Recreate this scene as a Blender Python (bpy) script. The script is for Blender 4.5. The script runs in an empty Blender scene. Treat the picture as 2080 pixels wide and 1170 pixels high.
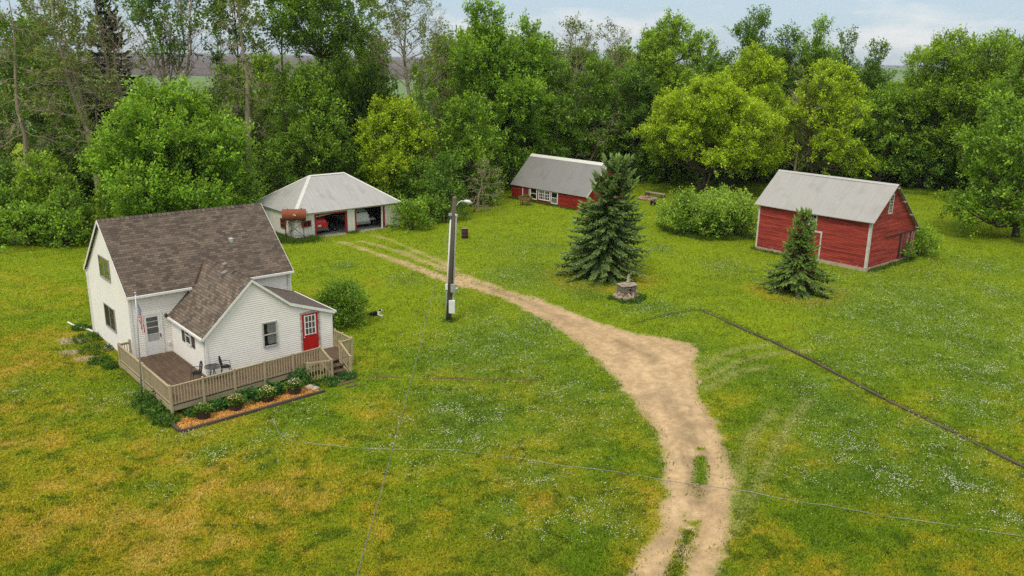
import bpy, bmesh, math, random
import numpy as np
from mathutils import Vector, Matrix
R = math.radians
S = bpy.context.scene
COL = S.collection

# ---------------------------------------------------------------- camera
NBLADE, NCLOVER = 950000, 60000
HAZE = .00009
FPX, PITCH, ROLL, CAMH = 1687.8, 15.524, 0.995, 15.339
_th, _r = R(PITCH), R(ROLL)
fwd = Vector((0, math.cos(_th), -math.sin(_th)))
upv = Vector((0, math.sin(_th), math.cos(_th)))
rgt = Vector((1, 0, 0))
right = rgt * math.cos(_r) + upv * math.sin(_r)
up = -rgt * math.sin(_r) + upv * math.cos(_r)
cam_d = bpy.data.cameras.new('camera')
cam = bpy.data.objects.new('camera', cam_d)
COL.objects.link(cam)
mw = Matrix.Identity(4)
for i, ax in enumerate((right, up, -fwd)):
    for j in range(3):
        mw[j][i] = ax[j]
mw[2][3] = CAMH
cam.matrix_world = mw
cam_d.sensor_width = 36.0
cam_d.lens = 36.0 * FPX / 2080.0
cam_d.clip_start = 0.2
cam_d.clip_end = 30000
S.camera = cam

# ---------------------------------------------------------------- sky, sun, exposure
SUN_EL, SUN_AZ = R(56), R(205)          # azimuth of the sun: seen from the scene it stands behind and left of the camera
W = bpy.data.worlds.new('World')
S.world = W
W.use_nodes = True
nt = W.node_tree
nt.nodes.clear()
def N(t, **kw):
    n = nt.nodes.new(t)
    for k, v in kw.items():
        setattr(n, k, v)
    return n
sky = N('ShaderNodeTexSky', sky_type='NISHITA', sun_disc=False, sun_elevation=SUN_EL, sun_rotation=SUN_AZ)
sky.air_density = 1.0
sky.dust_density = 0.7
tc = N('ShaderNodeTexCoord')
mp = N('ShaderNodeMapping')
mp.inputs['Scale'].default_value = (2.2, 2.2, 9.0)
ns = N('ShaderNodeTexNoise')
ns.inputs['Scale'].default_value = 2.3
ns.inputs['Detail'].default_value = 7
ns.inputs['Roughness'].default_value = .55
ramp = N('ShaderNodeValToRGB')
ramp.color_ramp.elements[0].position = .50
ramp.color_ramp.elements[0].color = (.0, .0, .0, 1)
ramp.color_ramp.elements[1].position = .70
ramp.color_ramp.elements[1].color = (.86, .86, .86, 1)
mix = N('ShaderNodeMix', data_type='RGBA')
mix.inputs['B'].default_value = (6.4, 6.1, 5.8, 1)
bg = N('ShaderNodeBackground')
bg.inputs['Strength'].default_value = 0.11
out = N('ShaderNodeOutputWorld')
lk = nt.links.new
lk(tc.outputs['Generated'], mp.inputs['Vector']); lk(mp.outputs['Vector'], ns.inputs['Vector'])
lk(ns.outputs['Fac'], ramp.inputs['Fac']); lk(ramp.outputs['Color'], mix.inputs['Factor'])
veil = N('ShaderNodeMix', data_type='RGBA')      # thin high overcast in front of the blue
veil.inputs[0].default_value = .86
veil.inputs['B'].default_value = (3.35, 4.35, 5.15, 1)
# an overcast veil: about two and a half times as bright overhead as near the horizon
sepz = N('ShaderNodeSeparateXYZ')
grad = N('ShaderNodeValToRGB')
ge = grad.color_ramp.elements
ge[0].position = 0.0; ge[0].color = (3.2, 4.05, 4.75, 1)
ge[1].position = 1.0; ge[1].color = (10.4, 10.2, 9.7, 1)
e2 = ge.new(.22); e2.color = (3.0, 4.0, 4.9, 1)
e3 = ge.new(.55); e3.color = (7.2, 7.5, 7.6, 1)
lk(tc.outputs['Generated'], sepz.inputs[0]); lk(sepz.outputs[2], grad.inputs['Fac']); lk(grad.outputs['Color'], veil.inputs['B'])
lk(sky.outputs['Color'], veil.inputs['A']); lk(veil.outputs['Result'], mix.inputs['A']); lk(mix.outputs['Result'], bg.inputs['Color'])
lk(bg.outputs['Background'], out.inputs['Surface'])

sd = bpy.data.lights.new('sun', 'SUN')
sd.energy = 1.5
sd.angle = R(16)
sd.color = (1.0, .94, .84)
so = bpy.data.objects.new('sun', sd)
COL.objects.link(so)
sdir = Vector((math.sin(SUN_AZ) * math.cos(SUN_EL), math.cos(SUN_AZ) * math.cos(SUN_EL), math.sin(SUN_EL)))
so.rotation_euler = sdir.to_track_quat('Z', 'Y').to_euler()
so.location = sdir * 200

S.view_settings.view_transform = 'Standard'
S.view_settings.look = 'None'
S.view_settings.gamma = 1
S.view_settings.exposure = 0.52
S.render.engine = 'CYCLES'
cy = S.cycles
cy.max_bounces = 5
cy.diffuse_bounces = 3
cy.glossy_bounces = 2
cy.transmission_bounces = 3
cy.transparent_max_bounces = 6
cy.caustics_reflective = False
cy.caustics_refractive = False
cy.volume_bounces = 0
cy.sample_clamp_indirect = 2.0
cy.use_denoising = False

# ---------------------------------------------------------------- pixel -> world helpers (measured camera)
def ray(px, py):
    a = (px - 1040) / FPX
    b = -(py - 585) / FPX
    return fwd + right * a + up * b
def gz(px, py, z=0.0):
    d = ray(px, py)
    t = (z - CAMH) / d.z
    return Vector((d.x * t, d.y * t, z))
def pt(px, py, Y):
    d = ray(px, py)
    t = Y / d.y
    return Vector((d.x * t, Y, CAMH + d.z * t))
def pxm(Y, z=0.0):                       # photo pixels per metre at that place
    return FPX / (Y * math.cos(_th) + (CAMH - z) * math.sin(_th))

# ---------------------------------------------------------------- tagging
def tag(o, label=None, cat=None, group=None, kind=None):
    if label: o['label'] = label
    if cat: o['category'] = cat
    if group: o['group'] = group
    if kind: o['kind'] = kind
    return o
def thing(name, label, cat, loc=(0, 0, 0), rz=0.0, group=None):
    o = bpy.data.objects.new(name, None)
    COL.objects.link(o)
    o.location = loc
    o.rotation_euler = (0, 0, rz)
    o.empty_display_size = .3
    return tag(o, label, cat, group)
def kids(o):
    return [c for c in COL.objects if c.parent is o]
def copy_tree(o, parent=None):
    ch = kids(o)
    c = o.copy()
    COL.objects.link(c)
    c.parent = parent
    for k in ch:
        copy_tree(k, c)
    return c

# ---------------------------------------------------------------- mesh builder
class MB:
    def __init__(s):
        s.v = []; s.f = []; s.uv = {}
    def add(s, vs, fs, uvs=None):
        b = len(s.v)
        s.v += [tuple(p) for p in vs]
        for i, f in enumerate(fs):
            if uvs: s.uv[len(s.f)] = uvs[i]
            s.f.append([b + k for k in f])
        return s
    def box(s, x0, x1, y0, y1, z0, z1):
        vs = [(x, y, z) for z in (z0, z1) for y in (y0, y1) for x in (x0, x1)]
        return s.add(vs, [(0, 2, 3, 1), (4, 5, 7, 6), (0, 1, 5, 4), (2, 6, 7, 3), (0, 4, 6, 2), (1, 3, 7, 5)])
    def obox(s, c, size, rz=0.0, rx=0.0, ry=0.0):
        m = Matrix.Translation(c) @ Matrix.Rotation(rz, 4, 'Z') @ Matrix.Rotation(ry, 4, 'Y') @ Matrix.Rotation(rx, 4, 'X')
        a, b, d = size[0] / 2, size[1] / 2, size[2] / 2
        vs = [m @ Vector((x, y, z)) for z in (-d, d) for y in (-b, b) for x in (-a, a)]
        return s.add(vs, [(0, 2, 3, 1), (4, 5, 7, 6), (0, 1, 5, 4), (2, 6, 7, 3), (0, 4, 6, 2), (1, 3, 7, 5)])
    def beam(s, p, q, w, h, upd=(0, 0, 1)):
        p, q = Vector(p), Vector(q)
        d = (q - p).normalized()
        u = Vector(upd)
        if abs(d.dot(u)) > .98: u = Vector((0, 1, 0))
        sd_ = d.cross(u).normalized() * (w / 2)
        u2 = sd_.cross(d).normalized() * (h / 2)
        vs = []
        for e in (p, q):
            vs += [e - sd_ - u2, e + sd_ - u2, e + sd_ + u2, e - sd_ + u2]
        return s.add(vs, [(0, 1, 2, 3), (7, 6, 5, 4), (0, 4, 5, 1), (1, 5, 6, 2), (2, 6, 7, 3), (3, 7, 4, 0)])
    def tube(s, pts, rad, n=8, cap=True):
        pts = [Vector(p) for p in pts]
        if not hasattr(rad, '__len__'): rad = [rad] * len(pts)
        b = len(s.v)
        pu = None
        for i, p in enumerate(pts):
            d = (pts[min(i + 1, len(pts) - 1)] - pts[max(i - 1, 0)]).normalized()
            if pu is None:
                pu = d.orthogonal().normalized()
            pu = (pu - d * pu.dot(d))
            pu = pu.normalized() if pu.length > 1e-6 else d.orthogonal().normalized()
            w = d.cross(pu)
            for k in range(n):
                a = 2 * math.pi * k / n
                s.v.append(tuple(p + (pu * math.cos(a) + w * math.sin(a)) * rad[i]))
        for i in range(len(pts) - 1):
            for k in range(n):
                k2 = (k + 1) % n
                s.f.append([b + i * n + k, b + i * n + k2, b + (i + 1) * n + k2, b + (i + 1) * n + k])
        if cap:
            s.f.append([b + k for k in range(n)][::-1])
            s.f.append([b + (len(pts) - 1) * n + k for k in range(n)])
        return s
    def lathe(s, prof, n=16, c=(0, 0, 0)):
        b = len(s.v)
        for r_, z in prof:
            for k in range(n):
                a = 2 * math.pi * k / n
                s.v.append((c[0] + r_ * math.cos(a), c[1] + r_ * math.sin(a), c[2] + z))
        for i in range(len(prof) - 1):
            for k in range(n):
                k2 = (k + 1) % n
                s.f.append([b + i * n + k, b + i * n + k2, b + (i + 1) * n + k2, b + (i + 1) * n + k])
        s.f.append([b + k for k in range(n)][::-1])
        s.f.append([b + (len(prof) - 1) * n + k for k in range(n)])
        return s
    def slab(s, poly, th, org, eu, ev):
        """roof plate: poly is the top outline (3-D, counter-clockwise seen from outside), uv metric along eu, ev"""
        P = [Vector(p) for p in poly]
        n = (P[1] - P[0]).cross(P[2] - P[0]).normalized()
        Q = [p - n * th for p in P]
        k = len(P)
        o, eu, ev = Vector(org), Vector(eu).normalized(), Vector(ev).normalized()
        uv = [((p - o).dot(eu), (p - o).dot(ev)) for p in P]
        fs = [list(range(k)), list(range(2 * k - 1, k - 1, -1))]
        us = [uv, uv[::-1]]
        for i in range(k):
            j = (i + 1) % k
            fs.append([i, k + i, k + j, j]); us.append([uv[i], uv[i], uv[j], uv[j]])
        return s.add(P + Q, fs, us)
    def prism(s, poly, off):
        P = [Vector(p) for p in poly]
        Q = [p + Vector(off) for p in P]
        k = len(P)
        fs = [list(range(k))[::-1], list(range(k, 2 * k))]
        for i in range(k):
            j = (i + 1) % k
            fs.append([i, j, k + j, k + i])
        return s.add(P + Q, fs)
    def build(s, name, m, parent=None, smooth=False, bevel=0.0):
        me = bpy.data.meshes.new(name)
        me.from_pydata(s.v, [], s.f)
        if s.uv:
            ul = me.uv_layers.new(name='UVMap')
            for pi, p in enumerate(me.polygons):
                if pi in s.uv:
                    for li, c in zip(p.loop_indices, s.uv[pi]):
                        ul.data[li].uv = c
        if smooth:
            for p in me.polygons: p.use_smooth = True
        me.materials.append(m)
        me.update()
        bm = bmesh.new(); bm.from_mesh(me)
        bmesh.ops.recalc_face_normals(bm, faces=bm.faces)
        bm.to_mesh(me); bm.free()
        o = bpy.data.objects.new(name, me)
        COL.objects.link(o)
        if parent: o.parent = parent
        if bevel:
            b = o.modifiers.new('bevel', 'BEVEL'); b.width = bevel; b.segments = 2; b.limit_method = 'ANGLE'
        return o

def np_mesh(name, V, F, C=None, smooth=False):
    V = np.asarray(V, np.float32); F = np.asarray(F, np.int32)
    me = bpy.data.meshes.new(name)
    k = F.shape[1]
    me.vertices.add(len(V)); me.vertices.foreach_set('co', V.ravel())
    me.loops.add(F.size); me.loops.foreach_set('vertex_index', F.ravel())
    me.polygons.add(len(F))
    me.polygons.foreach_set('loop_start', np.arange(0, F.size, k, dtype=np.int32))
    me.polygons.foreach_set('loop_total', np.full(len(F), k, np.int32))
    if smooth: me.polygons.foreach_set('use_smooth', np.ones(len(F), bool))
    if C is not None:
        a = me.color_attributes.new('Col', 'FLOAT_COLOR', 'POINT')
        C4 = np.ones((len(V), 4), np.float32); C4[:, :C.shape[1]] = C
        a.data.foreach_set('color', C4.ravel())
    me.update(calc_edges=True)
    return me
def np_obj(name, me, m, parent=None):
    if not me.materials: me.materials.append(m)
    o = bpy.data.objects.new(name, me)
    COL.objects.link(o)
    if parent: o.parent = parent
    return o

# ---------------------------------------------------------------- materials
class G:
    def __init__(s, name):
        s.m = bpy.data.materials.new(name); s.m.use_nodes = True
        s.t = s.m.node_tree; s.t.nodes.clear()
        s.out = s.n('ShaderNodeOutputMaterial')
    def n(s, t, ins=None, **kw):
        x = s.t.nodes.new(t)
        for k, v in kw.items(): setattr(x, k, v)
        for k, v in (ins or {}).items(): s.set(x, k, v)
        return x
    def set(s, x, k, v):
        if isinstance(v, bpy.types.NodeSocket): s.t.links.new(v, x.inputs[k])
        else: x.inputs[k].default_value = v
    def coord(s, kind='Object', scale=(1, 1, 1), loc=(0, 0, 0)):
        t = s.n('ShaderNodeTexCoord')
        return s.n('ShaderNodeMapping', {'Vector': t.outputs[kind], 'Scale': scale, 'Location': loc}).outputs[0]
    def noise(s, vec, scale, detail=5, rough=.6, dist=0):
        return s.n('ShaderNodeTexNoise', {'Vector': vec, 'Scale': scale, 'Detail': detail, 'Roughness': rough, 'Distortion': dist}).outputs['Fac']
    def ramp(s, fac, stops):
        r_ = s.n('ShaderNodeValToRGB', {'Fac': fac})
        e = r_.color_ramp.elements
        while len(e) < len(stops): e.new(.5)
        for i, (p, c) in enumerate(stops):
            e[i].position = p
            e[i].color = (*c, 1) if hasattr(c, '__len__') else (c, c, c, 1)
        return r_.outputs['Color']
    def mix(s, fac, a, b, mode='MIX'):
        x = s.n('ShaderNodeMix', data_type='RGBA', blend_type=mode)
        for k, v in (('Factor', fac), ('A', a), ('B', b)):
            if isinstance(v, bpy.types.NodeSocket): s.t.links.new(v, x.inputs[k])
            elif k == 'Factor': x.inputs[0].default_value = v
            else: x.inputs[k].default_value = (*v, 1)
        return x.outputs['Result']
    def math(s, op, a, b=0.0, c=0.0):
        x = s.n('ShaderNodeMath', operation=op)
        for i, v in enumerate((a, b, c)):
            if isinstance(v, bpy.types.NodeSocket): s.t.links.new(v, x.inputs[i])
            else: x.inputs[i].default_value = v
        return x.outputs[0]
    def bump(s, h, strength=.3, dist=.02):
        return s.n('ShaderNodeBump', {'Height': h, 'Strength': strength, 'Distance': dist}).outputs[0]
    def bsdf(s, col, rough=.8, metal=0.0, normal=None, spec=.3, **kw):
        p = s.n('ShaderNodeBsdfPrincipled')
        s.set(p, 'Base Color', col if isinstance(col, bpy.types.NodeSocket) else (*col, 1))
        s.set(p, 'Roughness', rough); s.set(p, 'Metallic', metal); s.set(p, 'Specular IOR Level', spec)
        if normal: s.set(p, 'Normal', normal)
        for k, v in kw.items(): s.set(p, k, v)
        return p.outputs[0]
    def end(s, sh):
        s.t.links.new(sh, s.out.inputs['Surface']); return s.m

def M(name, c1, c2=None, scale=4.0, rough=.8, bump=0.0, bscale=20.0, stretch=(1, 1, 1), metal=0.0, spec=.3, lo=.35, hi=.65, bdist=.02):
    g = G(name)
    v = g.coord('Object', stretch)
    if c2 is None: c2 = tuple(x * .82 for x in c1)
    f = g.noise(v, scale, 6, .62)
    c = g.ramp(f, [(lo, c1), (hi, c2)])
    nrm = g.bump(g.noise(v, bscale, 4), bump, bdist) if bump else None
    return g.end(g.bsdf(c, rough, metal, nrm, spec))

def m_attr(name, rough=.85, nscale=18.0, lo=.75, hi=1.25, bump=.4, bdist=.03, spec=.2):
    g = G(name)
    a = g.n('ShaderNodeAttribute', attribute_name='Col').outputs['Color']
    v = g.coord('Object')
    f = g.ramp(g.noise(v, nscale, 6, .7), [(.3, lo), (.7, hi)])
    c = g.mix(1.0, a, f, 'MULTIPLY')
    nrm = g.bump(g.noise(v, nscale * 1.3, 5, .7), bump, bdist)
    return g.end(g.bsdf(c, rough, 0, nrm, spec))

def m_leaf(name, trans=.3, rough=.55, spec=.25, tint=(1.25, 1.1, .5)):
    g = G(name)
    a = g.n('ShaderNodeAttribute', attribute_name='Col').outputs['Color']
    p = g.bsdf(a, rough, 0, None, spec)
    tcol = g.mix(1.0, a, tint, 'MULTIPLY')
    t = g.n('ShaderNodeBsdfTranslucent', {'Color': tcol}).outputs[0]
    mx = g.n('ShaderNodeMixShader', {0: trans, 1: p, 2: t}).outputs[0]
    return g.end(mx)

def m_shingle(name='shingle', k=1.0):
    g = G(name)
    uv = g.coord('UV')
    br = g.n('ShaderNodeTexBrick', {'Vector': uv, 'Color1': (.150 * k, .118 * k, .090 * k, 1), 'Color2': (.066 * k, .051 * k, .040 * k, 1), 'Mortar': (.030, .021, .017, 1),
                                   'Scale': 1.0, 'Mortar Size': .009, 'Mortar Smooth': .35, 'Bias': -.1, 'Brick Width': .31, 'Row Height': .145})
    br.offset = .37; br.offset_frequency = 2
    f = g.noise(uv, 1.1, 5, .6)
    c = g.mix(1.0, br.outputs['Color'], g.ramp(f, [(.3, (.84, .83, .83)), (.7, (1.16, 1.13, 1.09))]), 'MULTIPLY')
    f2 = g.noise(uv, 14, 4, .7)
    c = g.mix(1.0, c, g.ramp(f2, [(.3, .8), (.7, 1.22)]), 'MULTIPLY')
    # each course laps over the one below: sawtooth height up the slope
    sep = g.n('ShaderNodeSeparateXYZ', {0: uv})
    saw = g.math('FRACT', g.math('DIVIDE', sep.outputs[1], .145))
    h = g.math('ADD', g.math('MULTIPLY', g.math('SUBTRACT', 1.0, saw), 1.0), g.math('MULTIPLY', f2, .5))
    return g.end(g.bsdf(c, .92, 0, g.bump(h, .7, .014), .2))

def m_metal_roof(name, c1, c2, pitch=.2, sharp=.18, stain=None, bs=.5):
    g = G(name)
    uv = g.coord('UV')
    sep = g.n('ShaderNodeSeparateXYZ', {0: uv})
    fr = g.math('FRACT', g.math('DIVIDE', sep.outputs[0], pitch))
    rib = g.math('SMOOTH_MIN', g.math('ABSOLUTE', g.math('SUBTRACT', fr, .5)), sharp, .05)
    uvs = g.n('ShaderNodeMapping', {'Vector': uv, 'Scale': (6, .35, 1)}).outputs[0]
    f = g.noise(uvs, 1.2, 6, .6)
    c = g.ramp(f, [(.3, c1), (.72, c2)])
    f2 = g.noise(uv, .55, 5, .65)
    c = g.mix(g.ramp(f2, [(.5, 0.0), (.78, .65)]), c, stain or tuple(x * .72 for x in c2))
    f3 = g.noise(uv, 9, 4, .7)
    c = g.mix(1.0, c, g.ramp(f3, [(.3, .9), (.7, 1.08)]), 'MULTIPLY')
    h = g.math('ADD', g.math('MULTIPLY', rib, 3.0), g.math('MULTIPLY', f2, .6))
    return g.end(g.bsdf(c, .55, .15, g.bump(h, bs, .02), .4))

def m_glass():
    g = G('window_glass')
    tr = g.n('ShaderNodeBsdfTransparent', {'Color': (.85, .88, .88, 1)}).outputs[0]
    gl = g.n('ShaderNodeBsdfGlossy', {'Color': (1, 1, 1, 1), 'Roughness': .04}).outputs[0]
    fr = g.math('MULTIPLY', g.n('ShaderNodeFresnel', {'IOR': 1.5}).outputs[0], .55)
    return g.end(g.n('ShaderNodeMixShader', {0: fr, 1: tr, 2: gl}).outputs[0])

mSiding = M('vinyl_siding', (.84, .80, .725), (.79, .75, .67), 1.3, .55)
mTrim = M('white_trim', (.80, .78, .72), (.72, .70, .64), 3, .5)
mGutter = M('gutter_metal', (.78, .76, .71), (.66, .64, .60), 2, .4)
mShingle = m_shingle()
mShingle2 = m_shingle('wing_shingle_lit', 1.22)  # same shingle made lighter: the light on the wing slope is put into its colour
mGlass = m_glass()
mVoid = M('dark_interior', (.012, .011, .010), (.02, .018, .016), 2, .9)
mCurtain = M('curtain', (.42, .41, .38), (.30, .29, .27), 4, .9, 0, 1, (6, 6, .4))
mBlind = M('blind', (.085, .085, .085), (.055, .055, .055), 3, .8, 0, 1, (1, 1, 12))
mShutter = M('shutter', (.105, .080, .065), (.07, .055, .045), 6, .7)
mRedDoor = M('red_door', (.46, .012, .010), (.39, .010, .009), 3, .45)
mDeck = None
mConc = M('concrete', (.36, .33, .28), (.24, .22, .18), 2.2, .9, .3, 25)
mFound = M('foundation', (.47, .39, .27), (.34, .27, .18), 2.5, .9, .4, 14)
mBlackMetal = M('black_iron', (.018, .018, .019), (.03, .03, .03), 8, .5, 0, 1, (1, 1, 1), .3)
mRubber = M('rubber', (.018, .018, .018), (.03, .028, .026), 5, .8)
mSteel = M('galvanised', (.50, .50, .49), (.38, .38, .37), 5, .45, 0, 1, (1, 1, 1), .5)
mWhitePipe = M('white_plastic', (.72, .72, .69), (.62, .62, .58), 3, .5)

def m_wood(name, c1, c2, axis=0, dark=None):
    g = G(name)
    st = [14, 14, 14]; st[axis] = .7
    v = g.coord('Object', st)
    f = g.noise(v, 1.0, 6, .65)
    c = g.ramp(f, [(.3, c1), (.7, c2)])
    f2 = g.noise(g.coord('Object'), 1.1, 4, .6)
    c = g.mix(g.ramp(f2, [(.45, 0.0), (.75, .55)]), c, dark or tuple(x * .55 for x in c2))
    return g.end(g.bsdf(c, .88, 0, g.bump(f, .35, .01), .2))
mDeckBoard = m_wood('deck_boards', (.17, .112, .070), (.075, .049, .033), 1)
mRail = m_wood('weathered_pine', (.50, .41, .25), (.34, .27, .155), 2)
mRailH = m_wood('weathered_rail', (.46, .375, .23), (.30, .235, .14), 0)
mTimber = m_wood('old_timber', (.13, .095, .065), (.055, .040, .030), 0)
mPole = m_wood('pole_wood', (.135, .108, .085), (.075, .06, .048), 2)
mBark = M('bark', (.13, .105, .075), (.075, .058, .042), 3, .95, .6, 9, (2, 2, .5), 0, .1)
mBarkPale = M('pale_bark', (.36, .295, .21), (.21, .17, .12), 3, .95, .6, 9, (2, 2, .5), 0, .1)
mTwig = M('dead_twig', (.35, .29, .205), (.23, .185, .13), 3, .95, 0, 1, (1, 1, 1), 0, .1)
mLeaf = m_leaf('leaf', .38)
mNeedle = m_leaf('needle', .12, .6, .25, (1.1, 1.1, .8))

def m_barn(name, c1, c2, peel=True):
    g = G(name)
    v = g.coord('Object', (.9, .9, 7))
    f = g.noise(v, 1.3, 7, .66)
    c = g.ramp(f, [(.28, c1), (.72, c2)])
    # boards bleached one by one
    sep = g.n('ShaderNodeSeparateXYZ', {0: g.coord('Object')})
    row = g.math('FLOOR', g.math('DIVIDE', sep.outputs[2], .135))
    cmb = g.n('ShaderNodeCombineXYZ', {0: g.math('MULTIPLY', sep.outputs[0], .35), 1: g.math('MULTIPLY', sep.outputs[1], .35), 2: g.math('MULTIPLY', row, 3.7)}).outputs[0]
    fb = g.noise(cmb, 1.0, 2, .5)
    c = g.mix(1.0, c, g.ramp(fb, [(.3, (.50, .48, .48)), (.68, (1.22, 1.2, 1.18))]), 'MULTIPLY')
    # grey streaks where the paint has gone
    v2 = g.coord('Object', (.55, .55, 5.5), (3.1, 1.7, .4))
    f2 = g.noise(v2, 1.1, 7, .7)
    c = g.mix(g.ramp(f2, [(.56, 0.0), (.68, .80)]), c, (.095, .034, .026))
    if peel:
        low = g.math('SUBTRACT', 1.0, g.math('MULTIPLY', sep.outputs[2], 1.0))
        f3 = g.noise(g.coord('Object', (3, 3, 9)), 1.2, 6, .7)
        k = g.math('ADD', f3, g.math('MULTIPLY', g.math('MAXIMUM', low, -.3), .17))
        c = g.mix(g.ramp(k, [(.69, 0.0), (.73, 1.0)]), c, (.42, .33, .27))
    return g.end(g.bsdf(c, .8, 0, g.bump(f, .2, .01), .2))
mBarn = m_barn('barn_red', (.41, .062, .042), (.28, .038, .027))
mCoop = m_barn('coop_red', (.33, .024, .014), (.24, .018, .012), False)
mRedTrim = M('red_trim', (.30, .022, .018), (.22, .02, .016), 4, .7)
mGarWall = M('painted_board', (.70, .68, .61), (.58, .56, .49), 2.2, .7, .1, 8, (5, 5, .6))
mGarRoof = m_metal_roof('ribbed_roof', (.44, .43, .405), (.33, .32, .30), .24, .2)
mBarnRoof = m_metal_roof('barn_roof', (.37, .355, .325), (.315, .30, .275), .62, .06, (.22, .21, .195), .35)
mCoopRoof = m_metal_roof('coop_roof', (.25, .242, .225), (.21, .203, .19), .62, .05, None, .3)
mCap = M('roof_cap', (.66, .645, .58), (.56, .54, .48), 3, .5)
mRust = M('rust', (.30, .085, .035), (.17, .045, .022), 3, .85, .3, 20, (1, 1, 1))
mRustDark = M('dark_rust', (.075, .03, .022), (.045, .022, .018), 5, .85, .3, 20)

# ---------------------------------------------------------------- smooth random field
_rs = np.random.RandomState(7)
_TAB = _rs.rand(512, 512)
def vnoise(x, y, scale, seed=0):
    x = np.asarray(x) / scale + seed * 17.31; y = np.asarray(y) / scale + seed * 9.73
    xi = np.floor(x).astype(int); yi = np.floor(y).astype(int)
    fx = x - xi; fy = y - yi
    fx = fx * fx * (3 - 2 * fx); fy = fy * fy * (3 - 2 * fy)
    a = _TAB[xi % 512, yi % 512]; b = _TAB[(xi + 1) % 512, yi % 512]
    c = _TAB[xi % 512, (yi + 1) % 512]; d = _TAB[(xi + 1) % 512, (yi + 1) % 512]
    return (a * (1 - fx) + b * fx) * (1 - fy) + (c * (1 - fx) + d * fx) * fy
def fbm(x, y, scale, seed=0, octv=4, gain=.55):
    s = 0; t = 0; a = 1.0
    for o in range(octv):
        s = s + a * vnoise(x, y, scale / 2 ** o, seed + o * 3); t += a; a *= gain
    return s / t
def sstep(a, b, x):
    t = np.clip((x - a) / (b - a), 0, 1)
    return t * t * (3 - 2 * t)
def seg_dist(x, y, pts):
    d = np.full(np.shape(x), 1e9)
    for (ax, ay), (bx, by) in zip(pts[:-1], pts[1:]):
        vx, vy = bx - ax, by - ay
        L2 = vx * vx + vy * vy + 1e-9
        t = np.clip(((x - ax) * vx + (y - ay) * vy) / L2, 0, 1)
        d = np.minimum(d, np.hypot(x - ax - t * vx, y - ay - t * vy))
    return d
def in_poly(x, y, P):
    ins = np.zeros(np.shape(x), bool)
    n = len(P)
    for i in range(n):
        x1, y1 = P[i]; x2, y2 = P[(i + 1) % n]
        c = ((y1 > y) != (y2 > y)) & (x < (x2 - x1) * (y - y1) / (y2 - y1 + 1e-12) + x1)
        ins ^= c
    return ins
def gl(pts):
    return [tuple(gz(*p)[:2]) for p in pts]
# ================================================================ GROUND
BX0, BX1, BY0, BY1 = -66.0, 84.0, 20.0, 125.0
drive_L = gl([(1262, 1190), (1300, 1120), (1328, 1060), (1346, 1000), (1347, 945), (1335, 900), (1322, 870), (1300, 835), (1272, 800), (1240, 762), (1205, 728), (1165, 692), (1120, 660), (1075, 634), (1020, 608), (965, 588), (915, 572)])
drive_R = gl([(1452, 1190), (1478, 1120), (1490, 1050), (1496, 980), (1486, 930), (1468, 880), (1440, 830), (1418, 782), (1414, 752), (1418, 730), (1420, 712), (1402, 697), (1362, 687), (1310, 680), (1250, 666), (1195, 646), (1140, 625), (1080, 603), (1020, 582), (960, 562), (915, 548)])
DRV = drive_L + drive_R[::-1]
rut1 = gl([(945, 580), (880, 558), (830, 538), (780, 520), (735, 505), (690, 492)])
rut2 = gl([(945, 562), (900, 545), (860, 530), (815, 513), (770, 499), (735, 490)])
rut3 = gl([(925, 548), (890, 530), (850, 512), (815, 497), (790, 486), (760, 478)])
DRV_EDGE = DRV + [DRV[0]]
def drive_sd(x, y):
    """signed distance, positive inside the bare dirt"""
    ins = in_poly(x, y, DRV)
    d = seg_dist(x, y, DRV_EDGE)
    s = np.where(ins, d, -d)
    r = np.maximum(.62 - seg_dist(x, y, rut1), .62 - seg_dist(x, y, rut2))
    r = np.maximum(r, .55 - seg_dist(x, y, rut3))
    far = np.clip((y - 55) / 14, 0, 1)
    return np.maximum(s, r * 1.0 - far * .33)
tuftline = gl([(1372, 1170), (1392, 1105), (1410, 1040), (1422, 985), (1425, 930), (1424, 905)])
dry_lines = [(gl([(200, 1100), (300, 1050), (390, 1010), (450, 975)]), .8, 1.0), 
             (gl([(0, 930), (40, 990), (120, 1070)]), .8, .6), (gl([(300, 960), (380, 925), (430, 905)]), .5, .5), (gl([(0, 637), (70, 628), (165, 612)]), .5, .5),
             (gl([(880, 760), (1000, 735)]), .6, .4)]
track_lines = [gl([(1492, 1075), (1530, 1000), (1565, 930), (1600, 865), (1640, 815)]), gl([(1480, 1060), (1500, 960), (1530, 880), (1575, 830)]), gl([(1432, 770), (1500, 735), (1570, 718), (1640, 712)]), gl([(1436, 790), (1500, 755), (1560, 745)]), gl([(1425, 745), (1490, 712), (1560, 700)])]
rings = [(gz(1222, 565), 3.0), (gz(1618, 592), 2.4)]
SEAM = gl([(752, 766), (860, 768), (960, 771), (1104, 773)])
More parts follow.
